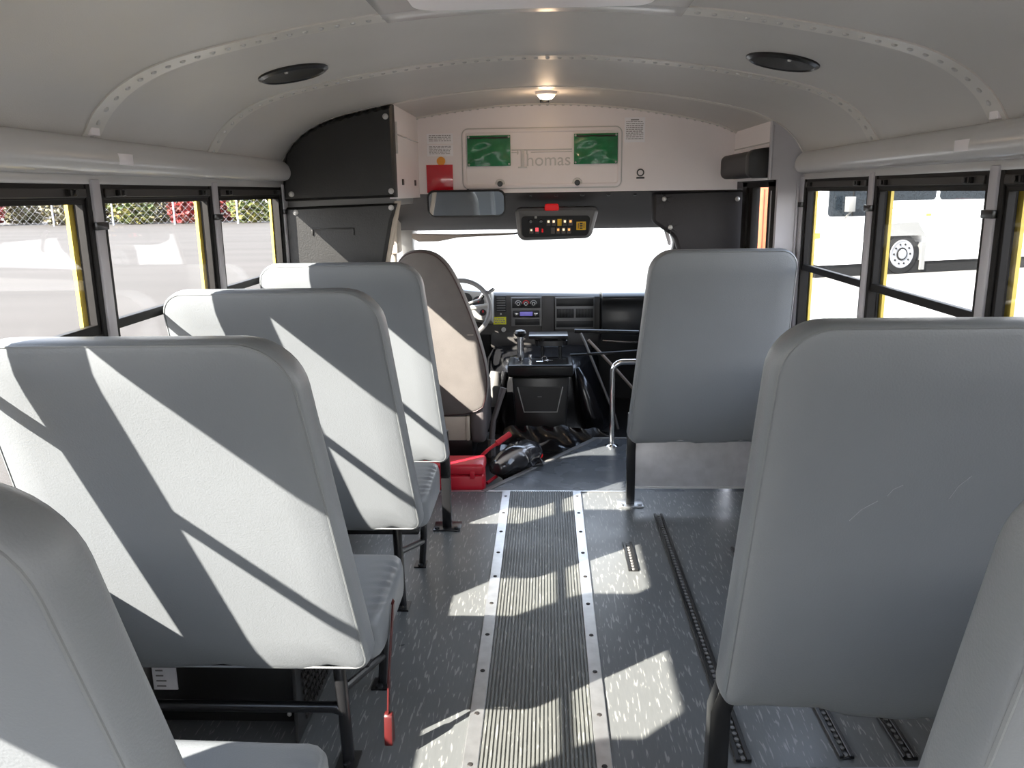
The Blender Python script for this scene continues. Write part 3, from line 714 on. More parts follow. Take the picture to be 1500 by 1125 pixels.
# ------------------------------------------------------------------ cab shell
m = MB()
hl = [(YF+.006, 1.446), (4.6, 1.395), (4.9, 1.325), (5.15, 1.262), (5.35, 1.222), (5.42, 1.215), (5.42, 1.27), (4.4, 1.50), (YF+.045, 1.50), (YF+.045, 1.450), (YF+.006, 1.447)]
m.loft([[(x, y, z) for y, z in hl] for x in (-.93, 1.06)]); struct(m.build('cab_headliner', M['headliner']))
for x in (-.40, -.13, .0, .15, .30, .45):
    pass
for k in range(8):
    x = -.46+.135*k
    m = MB(); m.lathe([(.011, .002), (.010, -.007), (.003, -.010)], (x, YF+.085, 1.4335), axis='z', n=10); o = m.build('headliner_button', M['blackplastic'])
    tag(o, 'small black button in the row along the top edge of the dark headliner', 'button', 'buttons along the headliner edge')
# left door, pillars
m = MB(); m.box((-.99, 3.66, -.2), (-.95, 6.0, .78)); m.box((-.99, 4.9, 1.2), (-.93, 5.5, 1.45)); m.box((-.99, 3.66, 1.28), (-.93, 5.4, 1.5)); struct(m.build('wall_cab_left', M['grey2']))
m = MB(); m.box((.97, 4.38, -.2), (1.01, 6.0, .78)); m.box((.97, 4.38, 1.2), (1.01, 5.45, 1.5)); struct(m.build('wall_cab_right', M['headliner']))
m = MB(); m.loft([[(-.93, 5.33, 1.28), (-.83, 5.33, 1.26), (-.80, 5.45, 1.26), (-.93, 5.45, 1.28)], [(-.93, 5.42, 1.12), (-.845, 5.42, 1.12), (-.845, 5.5, 1.12), (-.93, 5.5, 1.12)], [(-.96, 6.05, .70), (-.90, 6.05, .70), (-.90, 6.2, .70), (-.96, 6.2, .70)]]); pl_ = struct(m.build('trim_%d' % tn, M['greypl'], bevel=.01)); tn += 1
m = MB(); m.loft([[(.80, 5.36, 1.25), (.97, 5.36, 1.25), (.97, 5.45, 1.25), (.80, 5.45, 1.25)], [(.855, 5.46, 1.12), (.99, 5.46, 1.12), (.99, 5.55, 1.12), (.855, 5.55, 1.12)], [(.90, 6.05, .70), (.99, 6.05, .70), (.99, 6.2, .70), (.90, 6.2, .70)]]); struct(m.build('trim_%d' % tn, M['dash'], bevel=.01)); tn += 1
m = MB(); m.box((-.91, 4.95, 1.10), (-.86, 5.10, 1.33)); m.tube([(-.90, 5.0, 1.15), (-.89, 5.0, .6)], .025, 8); struct(m.build('trim_%d' % tn, M['beige'], bevel=.01)); tn += 1
ws = sempty('window_%d' % WN, (0, 5.8, .7)); WN += 1
m = MB(); m.loft([[(-.86, 5.41, 1.23), (.84, 5.41, 1.23), (.84, 5.415, 1.235), (-.86, 5.415, 1.235)], [(-.95, 6.2, .69), (.93, 6.2, .69), (.93, 6.205, .695), (-.95, 6.205, .695)]]); m.build('pane', M['wglass'], ws)
dw = sempty('window_%d' % WN, (-.96, 4.7, .78)); WN += 1
m = MB(); m.box((-.972, 3.7, .78), (-.968, 5.4, 1.28)); m.build('pane', M['glass'], dw)
m = MB(); m.box((-.99, 6.0, -.22), (1.01, 6.05, .70)); struct(m.build('cab_firewall', M['rubber']))
# grab handle at right pillar; white stands in for chrome's bright reflection
m = MB(); m.tube([(.70, 4.86, 1.262), (.705, 4.84, 1.25), (.735, 4.84, 1.16), (.74, 4.86, 1.148)], .011, 10); tag(m.build('grab_bar', M['white']), 'short pale metal grab bar at the upper right corner of the windshield', 'grab bar')
# sun visor
m = MB(); pr = [(-.78, 1.19), (-.74, 1.168), (-.62, 1.168), (-.50, 1.190), (-.165, 1.203), (-.165, 1.214), (-.50, 1.209), (-.78, 1.216)]
m.prism(pr, 4.99, 5.012); sv = thing('sun_visor', 'beige sun visor folded under the headliner behind the mirror', 'visor', (-.45, 5.0, 1.2))
m.build('board', M['visor'], sv, bevel=.004); m = MB(); m.rod((-.17, 5.0, 1.208), (-.11, 5.0, 1.215), .006, 8); m.build('pivot', M['grey2'], sv)
# mirror
mr = thing('rearview_mirror', 'wide rounded interior mirror with a black rim hanging below the white bulkhead', 'mirror', (-.39, 4.22, 1.40))
cam_p = Vector((.028, 0, 1.45)); mc = Vector((-.372, 4.22, 1.398)); tgt = Vector((-.62, 2.95, 1.02))
nv = ((cam_p-mc).normalized()+(tgt-mc).normalized()).normalized()
nv = Vector((nv.x*.55, nv.y, nv.z)).normalized()
xa = Vector((0, 0, 1)).cross(-nv).normalized(); xa = -xa if xa.x < 0 else xa; za = nv.cross(xa); za = -za if za.z < 0 else za
P2 = roundpoly([(-.197, -.066), (.197, -.066), (.197, .066), (-.197, .066)], .038, 8)
def plane_pt(x, z, d): return mc+xa*x+za*z+nv*d
m = MB(); m.loft([[plane_pt(x, z, d) for x, z in inset(P2, i)] for i, d in ((.02, -.03), (0, -.018), (-.002, 0), (.002, .004), (.008, .003))]); m.build('housing', M['blackplastic'], mr)
m = MB(); m.loft([[plane_pt(x, z, d) for x, z in inset(P2, .008)] for d in (.0032, .0036)]); m.build('glass', M['mirror'], mr)
m = MB(); m.tube([plane_pt(0, 0, -.02), plane_pt(0, .04, -.06), (-.37, 4.298, 1.462)], .009, 8); m.build('arm', M['blackplastic'], mr)
# overhead switch console
oc = thing('switch_console', 'dark overhead switch console with lit buttons hanging above the windshield', 'console', (.08, 4.55, 1.2))
def oc_pt(x, z, d):   # face local: tilt so the face looks back
    return (x, 4.47+d+(1.30-z)*.28, z)
P3 = roundpoly([(-.125, 1.193), (.268, 1.203), (.312, 1.372), (-.140, 1.372)], [.045, .045, .03, .03], 6)
m = MB(); m.loft([[oc_pt(x, z, d) for x, z in inset(P3, i)] for i, d in ((.05, .25), (.01, .20), (0, .10), (0, .03), (.006, .012), (.02, .0), (.026, .004))]); m.build('housing', M['grey2'], oc)
P3b = inset(P3, .024)
P4 = roundpoly([(-.10, 1.212), (.25, 1.218), (.262, 1.325), (-.105, 1.325)], .02, 5)
m = MB(); m.loft([[oc_pt(x, z, d) for x, z in P4] for d in (.004, -.003)]); m.build('face_plate', M['dashdark'], oc)
m = MB(); m.loft([[oc_pt(x, z, d) for x, z in inset(roundpoly([(.017, 1.352), (.097, 1.352), (.092, 1.388), (.022, 1.388)], .01, 4), i)] for i, d in ((0, .03), (0, -.012), (.004, -.02))]); m.build('warning_lamp', M['redlens'], oc)
def sw(px, py, w, h, body, led, lw=.6, lh=.45):
    # px,py in zoom pixels of the console crop, mapped to the face
    x = -.135+(px-130)/1130*.425; z = 1.352-(py-170)/470*.150
    m = MB(); m.loft([[oc_pt(x+dx_, z+dz_, d) for dx_, dz_ in ((-w/2, -h/2), (w/2, -h/2), (w/2, h/2), (-w/2, h/2))] for d in (0, -.010)]); s = m.build('switch', body, oc, bevel=.001)
    if led:
        m = MB(); m.loft([[oc_pt(x+dx_, z+h*.16+dz_, d) for dx_, dz_ in ((-w*lw/2, -h*lh/2), (w*lw/2, -h*lh/2), (w*lw/2, h*lh/2), (-w*lw/2, h*lh/2))] for d in (-.009, -.0115)]); m.build('lamp', led, s)
for k, px in enumerate((595, 668, 750, 825, 905)):
    if k == 2: sw(px, 365, .022, .036, M['switchyel'], None)
    else: sw(px, 365, .021, .034, M['switchgrey'], [M['ledwhite'], M['ledwhite'], None, M['ledwhite'], M['ledamber']][k], .5, .35)
for k, px in enumerate((655, 732, 808, 885)): sw(px, 500, .021, .032, M['switchgrey'], [None, M['ledamber'], M['ledwhite'], M['ledamber']][k], .5, .35)
sw(350, 500, .021, .028, M['switchgrey'], M['ledwhite'], .4, .3); sw(430, 495, .021, .032, M['switchgrey'], M['ledred'], .75, .6); sw(508, 495, .009, .02, M['redlens'], None)
sw(415, 275, .013, .013, M['greypl'], None)
sw(1055, 425, .050, .044, M['switchyel'], None)
m = MB()
x = -.135+(1055-130)/1130*.425; z = 1.352-(425-170)/470*.150
for a, b, c, d_ in ((-.008, .008, .008, .016), (-.008, .008, -.004, .004), (-.008, .008, -.016, -.009), (-.017, -.013, -.014, .014), (.013, .017, -.014, .014)):
    m.loft([[oc_pt(x+q, z+r, dd) for q, r in ((a, c), (b, c), (b, d_), (a, d_))] for dd in (-.0102, -.0112)])
m.build('sign_print', M['printdark'], oc)
for px in (345, 490):
    x = -.135+(px-130)/1130*.425; z = 1.352-(345-170)/470*.150
    m = MB(); p = Vector(oc_pt(x, z, -.003)); m.lathe([(.014, .004), (.012, -.008), (.008, -.012)], p, axis='y', n=14); m.build('knob', M['blackplastic'], oc)

# ------------------------------------------------------------------ driver seat
ds = thing('driver_seat', 'tall taupe driver seat seen from behind with dark piping', 'driver seat', (-.56, 4.55, -.06))
zb, zt = .225, 1.165
ol = [(-.84, .225), (-.345, .225), (-.300, .36), (-.300, .50), (-.345, .70), (-.41, .90), (-.475, 1.05), (-.535, 1.125), (-.60, 1.155), (-.67, 1.158), (-.735, 1.135), (-.785, 1.06), (-.815, .90), (-.84, .70), (-.85, .50), (-.85, .34)]
ol = smoothpoly(ol+[ol[0]], 2)[:-1]
m = MB(); loops = []
rcs = .12
oi = inset(ol, .02)
for ins, dd, k in ((.8, -.010, 1), (.9, -.006, 1), (.02, -.001, 0), (.010, .001, 0), (.004, .006, 0), (0, .02, 0), (-.004, .06, 0), (0, .10, 0), (.015, .13, 0), (.9, .14, 1)):
    loops.append([(x, 4.46+dd-(z-.225)*rcs, z) for x, z in ([(-.59+(x-.59*-1)*ins, .66+(z-.66)*ins) for x, z in oi] if k else inset(ol, ins))])
m.loft(loops); bk = m.build('backrest', M['taupe'], ds, angle=60)
m = MB(); m.tube([(x, 4.46+.003-(z-.225)*rcs, z) for x, z in inset(ol, .006)], .0035, 5, closed=True); m.build('piping', M['piping'], bk)
m = MB(); m.tube([(x, 4.4535-(.70-.225)*rcs, .70) for x in (-.82, -.37)], .0022, 5); m.build('seam', M['beige'], bk)
m = MB(); m.box((-.86, 4.50, .10), (-.36, 5.0, .26)); m.build('seat_cushion', M['taupe_dark'], ds, bevel=.04, seg=4)
m = MB(); m.box((-.84, 4.455, .085), (-.43, 4.49, .222)); m.box((-.43, 4.45, .085), (-.41, 4.50, .225)); sk = m.build('rear_skirt', M['beige'], ds, bevel=.006)
sk['label'] = 'beige cloth skirt under the backrest'
m = MB(); m.box((-.41, 4.47, .06), (-.32, 4.98, .36)); m.build('side_trim', M['taupe_dark'], ds, bevel=.03, seg=4)
m = MB(); m.box((-.80, 4.52, -.058), (-.40, 4.95, .09)); m.build('pedestal', M['rubber'], ds, bevel=.01)
m = MB(); m.tube([(-.30, 4.60, .03), (-.285, 4.62, .16), (-.245, 4.64, .28), (-.225, 4.65, .345)], [.018, .016, .016, .02], 8); tag(m.build('parking_brake_lever', M['taupe_dark']), 'grey lever standing beside the driver seat', 'lever')
m = MB(); m.tube([(-.30, 4.60, -.058), (-.30, 4.60, .05)], .025, 8); o = m.build('lever_base', M['grey2'], bpy.data.objects['parking_brake_lever'])
# red box, red handle, bag
rb = thing('red_box', 'red plastic case lying on the floor in front of the left barrier', 'case', (-.46, 4.0, -.06))
m = MB(); m.box((-.70, 3.902, -.0595), (-.292, 4.06, .072)); m.build('base', M['red'], rb, bevel=.012, seg=3)
m = MB(); m.box((-.704, 3.897, .074), (-.288, 4.064, .128)); m.build('lid', M['red'], rb, bevel=.014, seg=3)
m = MB(); m.box((-.36, 3.892, .055), (-.335, 3.90, .095)); m.build('latch', M['red'], rb, bevel=.002)
rt = thing('red_tool', 'bent red bar with a thick red grip rising behind the red case', 'bar', (-.30, 4.1, -.06))
m = MB(); m.tube([(-.318, 4.085, -.058), (-.322, 4.085, .08), (-.314, 4.09, .115), (-.285, 4.11, .138), (-.235, 4.15, .165)], .009, 8); m.build('bar', M['red'], rt)
m = MB(); m.tube([(-.24, 4.146, .163), (-.17, 4.20, .200)], .0155, 10); m.build('grip', M['red'], rt)
m = MB(); m.tube([(-.29, 4.10, -.04), (-.24, 4.16, -.02)], .009, 8); m.build('lower_bar', M['red'], rt)
bg = thing('tool_bag', 'shiny black bag with a cable loop beside the red case', 'bag', (-.12, 4.33, -.06))
m = MB(); nu, nv_ = 26, 14; loops = []
ax = Vector((.30, .40, .02)).normalized(); wd = Vector((ax.y, -ax.x, 0))
for i in range(nu+1):
    t = i/nu; c = Vector((-.250, 4.125, .0))+ax*(.37*t); rw = .085*math.sin(PI*min(1, max(0, .06+.88*t)))**.5; rh_ = .088*math.sin(PI*(.07+.86*t))**.6
    loops.append([c+wd*rw*math.cos(2*PI*k/nv_)*(1+.1*math.sin(5*t*PI+k))+Vector((0, 0, 1))*(rh_*math.sin(2*PI*k/nv_)*(1+.10*math.sin(9*t+k*1.7))+.03) for k in range(nv_)])
m.loft(loops); m.build('body', M['plasticbag'], bg, angle=60)
m = MB(); m.tube([(-.03, 4.36, .03), (.0, 4.30, .01), (.0, 4.24, .012), (-.05, 4.20, .02), (-.08, 4.24, .05), (-.06, 4.30, .06)], .006, 6); m.build('cable', M['blackplastic'], bg)
m = MB(); m.ball((-.02, 4.43, .005), .022); m.build('plug', M['redlens'], bg)
m = MB(); m.ball((-.19, 4.17, -.02), .03, sc=(1, 1, 1.3)); m.build('nozzle', M['blackplastic'], bg)
# ribbed mat on cab floor
m = MB()
for k in range(18): m.box((-.295+.019*k, 4.46, -.059), (-.283+.019*k, 4.60, -.046))
m.box((-.300, 4.46, -.0598), (.05, 4.60, -.053)); tag(m.build('cab_mat', M['rubber']), 'black ribbed rubber mat on the cab floor behind the engine cover', 'mat')

# ------------------------------------------------------------------ dashboard
db = thing('dashboard', 'dark grey dashboard across the cab under the windshield', 'dashboard', (0, 5.7, .5))
pr = smoothpoly([(5.60, .50), (5.595, .62), (5.60, .765), (5.625, .785), (5.70, .785), (6.18, .70), (6.18, .50), (5.60, .50)], 1)
m = MB(); m.loft([[(x, y, z-(.03 if x > .3 else 0)*0-(x+.5)*.022, ) for y, z in pr] for x in (-.93, -.5, 0, .388)]); m.build('body', M['dash'], db)
m = MB(); pr = smoothpoly([(5.50, .47), (5.48, .58), (5.50, .70), (5.46, .755), (5.50, .785), (5.6, .79), (6.18, .70), (6.18, .47), (5.5, .47)], 2)
m.loft([[(x, y, z) for y, z in pr] for x in (.397, .95)]); gb = m.build('glove_box', M['blackplastic'], db, bevel=.004)
m = MB(); m.tube([(.40, 5.455, .475), (.55, 5.45, .465), (.93, 5.45, .46)], .008, 8); m.build('trim_edge', M['chrome'], gb)
yd = 5.596
def dbox(name, xa, xb, za, zb_, d0, m_, par=db, bevel=.003, d1=.0):
    q = MB(); q.box((xa, yd-d0, za), (xb, yd+d1, zb_)); return q.build(name, m_, par, bevel=bevel)
cs = dbox('centre_panel', -.215, -.005, .555, .755, .012, M['grey2'])
cs2 = dbox('centre_pillar', -.005, .075, .505, .765, .014, M['dash'])
dbox('lower_panel', -.36, .39, .40, .515, .004, M['dash'], d1=.1, bevel=.02)
hv = dbox('climate_panel', -.208, -.015, .682, .746, .020, M['dashdark'])
for k, x in enumerate((-.165, -.113, -.061)):
    q = MB(); q.lathe([(.020, 0), (.018, -.012), (.012, -.016)], (x, yd-.02, .712), axis='y', n=18); kn = q.build('knob', M['dashdark'], hv)
    q = MB(); q.tube([(x+.021*math.cos(a), yd-.021, .712+.021*math.sin(a)) for a in [PI*.0+PI*1.0*i/12 for i in range(13)]], .0022, 5); q.build('dial_ring', M['redlens'] if k == 1 else M['rivet'], hv)
    q = MB(); q.tube([(x+.010*math.cos(a), yd-.037, .712+.010*math.sin(a)) for a in [2*PI*i/14 for i in range(14)]], .0022, 5, closed=True); q.build('knob_rim', M['rivet'], kn)
rd = dbox('radio', -.203, -.022, .618, .664, .022, M['dashdark'])
dbox('display', -.155, -.068, .628, .656, .0235, M['display'], rd, .001)
for x in (-.178, -.045):
    q = MB(); q.lathe([(.013, 0), (.012, -.014), (.008, -.016)], (x, yd-.022, .641), axis='y', n=14); q.build('knob', M['chrome'], rd)
dbox('cubby', -.19, -.02, .562, .605, .014, M['dashdark'])  # dark plate, the hollow's shade is put into its colour
vb = dbox('storage_bay', .085, .352, .532, .752, .010, M['grey2'])
dbox('recess', .092, .345, .690, .742, .0108, M['dashdark'], vb, .002)  # flat dark plates here paint the shade of the open bays
dbox('recess', .092, .345, .545, .590, .0108, M['dashdark'], vb, .002)
for xa in (.095, .225):
    v = dbox('air_vent', xa, xa+.118, .610, .672, .012, M['dashdark'], vb, .002)
    for k in range(5): dbox('louvre', xa+.012+.021*k, xa+.018+.021*k, .614, .668, .016, M['blackplastic'], v, .001)
v = dbox('air_vent', -.318, -.248, .655, .765, .010, M['dashdark'])
for k in range(6): dbox('louvre', -.313, -.253, .662+.017*k, .668+.017*k, .014, M['grey2'], v, .001)
yl = dbox('warning_label', -.338, -.250, .568, .620, .008, M['yellabel'], bevel=.001)
q = MB()
for r in range(3):
    x = -.328
    while x < -.262:
        L = .006+.012*random.random(); q.box((x, yd-.0088, .578+.013*r), (min(x+L, -.258), yd-.008, .584+.013*r)); x += L+.004
q.build('print', M['print'], yl)
q = MB(); q.lathe([(.016, 0), (.016, -.008), (.011, -.009), (.010, -.003)], (-.268, yd-.004, .532), axis='y', n=16); q.build('power_socket', M['rivet'], db)
q = MB(); q.lathe([(.006, 0), (.005, -.006)], (-.285, yd-.004, .640), axis='y', n=10); q.build('button', M['rivet'], db)
# instrument cluster and steering wheel
ic = MB(); ic.loft([[(-.72, 5.50, .64), (-.335, 5.50, .60), (-.335, 5.50, .80), (-.72, 5.50, .84)], [(-.74, 5.62, .62), (-.33, 5.62, .56), (-.33, 5.62, .79), (-.74, 5.62, .84)]])
icl = ic.build('instrument_cluster', M['greypl'], db, bevel=.02)
for x, z, r in ((-.43, .735, .04), (-.52, .75, .05), (-.40, .665, .022), (-.62, .75, .05)):
    q = MB(); q.lathe([(r, 0), (r, -.006), (r*.85, -.007)], (x, 5.499, z), axis='y', n=20); g = q.build('gauge', M['dashdark'], icl)
    q = MB(); q.box((x-.003, 5.490, z), (x+.003, 5.4915, z+r*.7)); q.build('needle', M['redlens'], g)
sw_ = thing('steering_wheel', 'dark steering wheel partly hidden behind the driver seat', 'steering wheel', (-.515, 5.15, .72))
wc = Vector((-.520, 5.16, .735)); wn = Vector((0, -.90, .42)).normalized(); wx = Vector((1, 0, 0)); wz = wn.cross(wx); wz = -wz if wz.z < 0 else wz
q = MB(); q.tube([wc+wx*.19*math.cos(a)+wz*.19*math.sin(a) for a in [2*PI*i/48 for i in range(48)]], .0155, 10, closed=True); q.build('rim', M['grey2'], sw_)
q = MB(); q.tube([wc-wn*.03, wc+wn*.0], [.07, .055], 20); q.build('hub', M['dash'], sw_)
for a in (.15, PI-.15, -PI/2):
    q = MB(); q.tube([wc-wn*.015+(wx*math.cos(a)+wz*math.sin(a))*.05, wc+(wx*math.cos(a)+wz*math.sin(a))*.185], [.016, .011], 8); q.build('spoke', M['greypl'], sw_)
q = MB(); q.tube([wc-wn*.04, (-.52, 5.49, .62)], .045, 16); q.build('column', M['dash'], sw_)
cl = MB(); cl.tube([(-.50, 5.30, .745), (-.40, 5.24, .785), (-.385, 5.235, .80)], .009, 8); shf = thing('gear_stalk', 'pale gear stalk sticking out right of the steering wheel', 'lever', (-.42, 5.25, .74))
cl.build('rod', M['grey2'], shf); q = MB(); q.tube([(-.395, 5.245, .79), (-.375, 5.23, .815), (-.30, 5.19, .868)], [.012, .016, .017], 10); q.build('grip', M['chrome'], shf)

# ------------------------------------------------------------------ engine cover and console
ec = thing('engine_cover', 'shiny black vinyl engine cover between the driver area and the door', 'engine cover', (.05, 5.3, -.06))
def ecl(y, xa, xb, zt_, fl):
    return [(xa-fl, y, -.058), (xa-fl*.4, y, .0), (xa, y, .10), (xa+.02, y, zt_-.08), (xa+.07, y, zt_), (0, y, zt_+.012), (xb-.07, y, zt_), (xb-.02, y, zt_-.08), (xb, y, .10), (xb+fl*.5, y, .01), (xb+fl, y, -.058)]
m = MB(); m.loft([ecl(5.12, -.24, .21, .34, .12), ecl(5.15, -.27, .24, .38, .15), ecl(5.3, -.32, .30, .40, .16), ecl(5.58, -.40, .40, .42, .10)]); m.build('cover', M['blackvinyl'], ec, angle=70)
m = MB(); m.tube([(.215, 5.13, .36), (.26, 5.12, .22), (.31, 5.11, .05), (.33, 5.11, .0), (.31, 5.11, -.058)], [.02, .055, .07, .065, .05], 14); m.build('side_fold', M['blackvinyl'], ec, angle=80)
m = MB(); m.tube([(-.245, 5.13, .34), (-.285, 5.12, .2), (-.30, 5.12, .02), (-.29, 5.12, -.058)], [.02, .035, .045, .05], 12); m.build('side_fold', M['blackvinyl'], ec, angle=80)
m = MB(); NX = 44; PR = [(4.66, -.0585), (4.69, -.056), (4.72, -.050), (4.745, -.042), (4.77, -.028), (4.79, -.010), (4.81, .012), (4.825, .038), (4.832, .06)]
g = []
for j, (y, z) in enumerate(PR):
    for i in range(NX+1):
        x = -.235+.66*i/NX; k = min(1, j/3)
        g.append((x*(1+.12*(1-j/8)), y+.012*math.sin(x*37+j*1.1)*k-.02*max(0, abs(x-.05)-.25), z+k*.005*(math.sin(x*61+j*.9)+.7*math.sin(x*29-j*1.7))-(.25*max(0, abs(x+.02)-.16)*k*(z+.0585)*4)))
m.add(g, [(j*(NX+1)+i, j*(NX+1)+i+1, (j+1)*(NX+1)+i+1, (j+1)*(NX+1)+i) for j in range(len(PR)-1) for i in range(NX)]); m.build('skirt', M['blackvinyl'], ec, angle=80)
m = MB(); pts = [(-.42+.82*i/14, 5.06+.03*math.sin(i*1.3), -.150+.012*math.sin(i*2.1)) for i in range(15)]; m.tube(pts, [.02+.012*math.sin(i*1.7)**2 for i in range(15)], 8); m.build('hem_fold', M['blackvinyl'], ec)
m = MB(); m.tube([(-.30, 5.12, .34), (-.315, 5.10, .24), (-.315, 5.09, .12)], [.03, .05, .035], 12); q = m.build('boot', M['grey2'], ec)
en = thing('console_box', 'glossy black plastic console bin in front of the engine cover', 'console', (0, 4.9, -.06))
def cl_(y0, y1, xa, xb, z): return [(xa, y0, z), (xb, y0, z), (xb, y1, z), (xa, y1, z)]
m = MB(); m.loft([cl_(4.84, 5.0, -.160, .138, -.058), cl_(4.85, 5.03, -.168, .146, .10), cl_(4.86, 5.05, -.185, .162, .36)]); m.build('body', M['blackplastic'], en, bevel=.012, seg=3)
m = MB(); m.loft([cl_(4.85, 5.07, -.200, .176, .362), cl_(4.835, 5.09, -.207, .183, .375), cl_(4.83, 5.10, -.210, .186, .425), cl_(4.84, 5.105, -.205, .181, .437), cl_(4.87, 5.105, -.18, .155, .437), cl_(4.88, 5.10, -.17, .145, .430)]); m.build('rim', M['blackplastic'], en, bevel=.006, seg=3)
zz = lambda z: 4.842+(z+.16)*.035
m = MB(); pr = [(-.150, .30), (-.112, .145), (.088, .145), (.122, .30)]
m.tube([(x, zz(z)-.004, z) for x, z in pr], .0038, 6); m.build('pocket_trim', M['greypl'], en)
m = MB(); m.loft([[(-.14, zz(.30)-.006, .30), (.112, zz(.30)-.006, .30), (.08, zz(.15)-.006, .152), (-.104, zz(.15)-.006, .152)], [(-.14, zz(.30)+.01, .30), (.112, zz(.30)+.01, .30), (.08, zz(.15)+.01, .152), (-.104, zz(.15)+.01, .152)]]); m.build('pocket_face', M['dashdark'], en)
m = MB(); m.box((-.03, zz(.24)-.008, .238), (-.005, zz(.24)-.004, .243)); m.build('badge', M['grey2'], en)
# things on the console
fl = thing('flashlight', 'silver ribbed flashlight standing upright on the console', 'flashlight', (-.135, 5.05, .437))
m = MB(); m.lathe([(.019, 0), (.021, .01)]+[(.0205+.0025*(k % 2), .02+.014*k) for k in range(9)]+[(.021, .15)], (-.135, 5.02, .432), n=16); m.build('barrel', M['chrome'], fl)
m = MB(); m.lathe([(.022, .148), (.034, .158), (.038, .172), (.030, .186), (.012, .192)], (-.135, 5.02, .432), n=18); m.build('head', M['blackplastic'], fl)
tr = thing('cup_tray', 'glossy black tray on a stand on the console right of the flashlight', 'tray', (.06, 5.1, .437))
m = MB(); P5 = roundpoly([(-.045, 5.05), (.155, 5.05), (.165, 5.20), (-.055, 5.20)], .04, 5); m.loft([[(x, y, z) for x, y in inset(P5, i)] for i, z in ((.02, .505), (0, .515), (0, .545), (.006, .55), (.02, .545))]); m.build('bowl', M['blackvinyl'], tr)
m = MB(); m.box((-.085, 5.06, .556), (.16, 5.22, .578)); m.build('top_plate', M['blackplastic'], tr, bevel=.004)
for x in (0, .11):
    m = MB(); m.rod((x, 5.075, .43), (x, 5.075, .56), .012, 10); m.build('stand', M['blackplastic'], tr)
ks = thing('key_bunch', 'bunch of keys with metal tags lying on the console', 'keys', (.0, 4.95, .437))
m = MB(); m.tube([(.012+.016*math.cos(a), 4.93, .458+.016*math.sin(a)) for a in [2*PI*i/14 for i in range(14)]], .0025, 5, closed=True); m.build('ring', M['chrome'], ks)
for k in range(4):
    m = MB(); m.obox((-.02+.022*k, 4.93+.012*k, .442), (.035, .016, .004), Matrix.Rotation(k*.9, 3, 'Z') @ Matrix.Rotation(.3, 3, 'X')); m.build('key', M['chrome'], ks, bevel=.001)
m = MB(); m.rod((-.075, 4.99, .425), (-.075, 4.99, .475), .012, 10); kn = m.build('shift_knob', M['chrome']); tag(kn, 'short chrome knob on the console right of the flashlight', 'knob')
# rods to the door
t = thing('door_linkage', 'thin door control rods crossing right of the console', 'linkage', (.3, 5.0, .3))
m = MB(); m.tube([(.17, 5.0, .467), (.40, 5.0, .478), (.62, 5.0, .492)], .008, 8); m.build('cross_rod', M['blackplastic'], t)
m = MB(); m.tube([(.235, 5.02, .60), (.262, 5.01, .545), (.45, 4.98, .08), (.47, 4.97, .001)], .008, 8); m.build('diagonal_rod', M['grey2'], t)
m = MB(); m.tube([(.285, 5.06, .55), (.47, 5.06, .35), (.60, 5.06, .2)], .009, 8); m.build('lower_rod', M['visor'], t)
m = MB(); m.tube([(.20, 5.1, .60), (.60, 5.1, .588)], .014, 8); m.build('pivot_bar', M['blackplastic'], t)
# grab rail
gr = thing('grab_rail', 'bent chrome grab rail standing on the platform beside the right barrier', 'rail', (.402, 4.62, 0))
m = MB(); R_ = .06; pts = [(.402, 4.62, .004), (.402, 4.62, .44)]+[(.402+R_-R_*math.cos(a), 4.62, .44+R_*math.sin(a)) for a in [PI/2*k/6 for k in range(1, 7)]]+[(.85, 4.62, .50)]+[(.85+R_*math.sin(a), 4.62, .44+R_*math.cos(a)) for a in [PI/2*k/6 for k in range(1, 7)]]+[(.91, 4.62, .004)]
m.tube(pts, .016, 14); m.build('tube', M['chrome'], gr)
for x in (.402, .91):
    m = MB(); m.lathe([(.038, 0), (.038, .004), (.02, .012), (.018, .03)], (x, 4.62, 0), n=20); m.build('flange', M['chrome'], gr)

# ------------------------------------------------------------------ outside
GZ = -.75
m = MB(); m.box((-260, -120, GZ-.5), (260, 300, GZ)); struct(m.build('ground', M['asphalt']))
m = MB(); m.prism([(-3.2, 5.0), (60, 5.0), (60, 120), (-14, 120), (-8, 30)], GZ-.2, GZ+.012, 'xy'); struct(m.build('glare_ground_patch', M['glare_ground']))  # paler ground patch ahead, overexposed glare put into its colour
def shrub(x, y, w, h, mm, label, n=1500):
    t = thing('shrub', label, 'shrub', (x, y, GZ), group='shrubs along the far fence')
    m = MB(); vs = []; fs = []
    for k in range(n):
        a = random.random()*2*PI; u = random.random()**.5; hh = random.random()
        prof_ = .55+.45*math.sin(PI*min(1, hh*.9+.1))
        px, py, pz = x+w/2*u*math.cos(a)*prof_, y+w/3*u*math.sin(a)*prof_, GZ+.1+h*hh*(1-.12*u)
        s_ = .10+.13*random.random(); r = Matrix.Rotation(random.random()*6, 3, 'Z') @ Matrix.Rotation(random.random()*3, 3, 'X')
        o = len(vs)
        for q in ((-s_, -s_*.6, 0), (s_, -s_*.6, 0), (s_, s_*.6, 0), (-s_, s_*.6, 0)): vs.append(Vector((px, py, pz))+r @ Vector(q))
        fs.append((o, o+1, o+2, o+3))
    m.add(vs, fs); m.build('foliage', mm, t, smooth=False)
    m = MB()
    for k in range(7): m.tube([(x+random.uniform(-.3, .3)*w*.4, y, GZ), (x+random.uniform(-.5, .5)*w*.8, y+random.uniform(-.3, .3), GZ+h*.8)], .05, 5)
    m.build('stems', M['stem'], t)
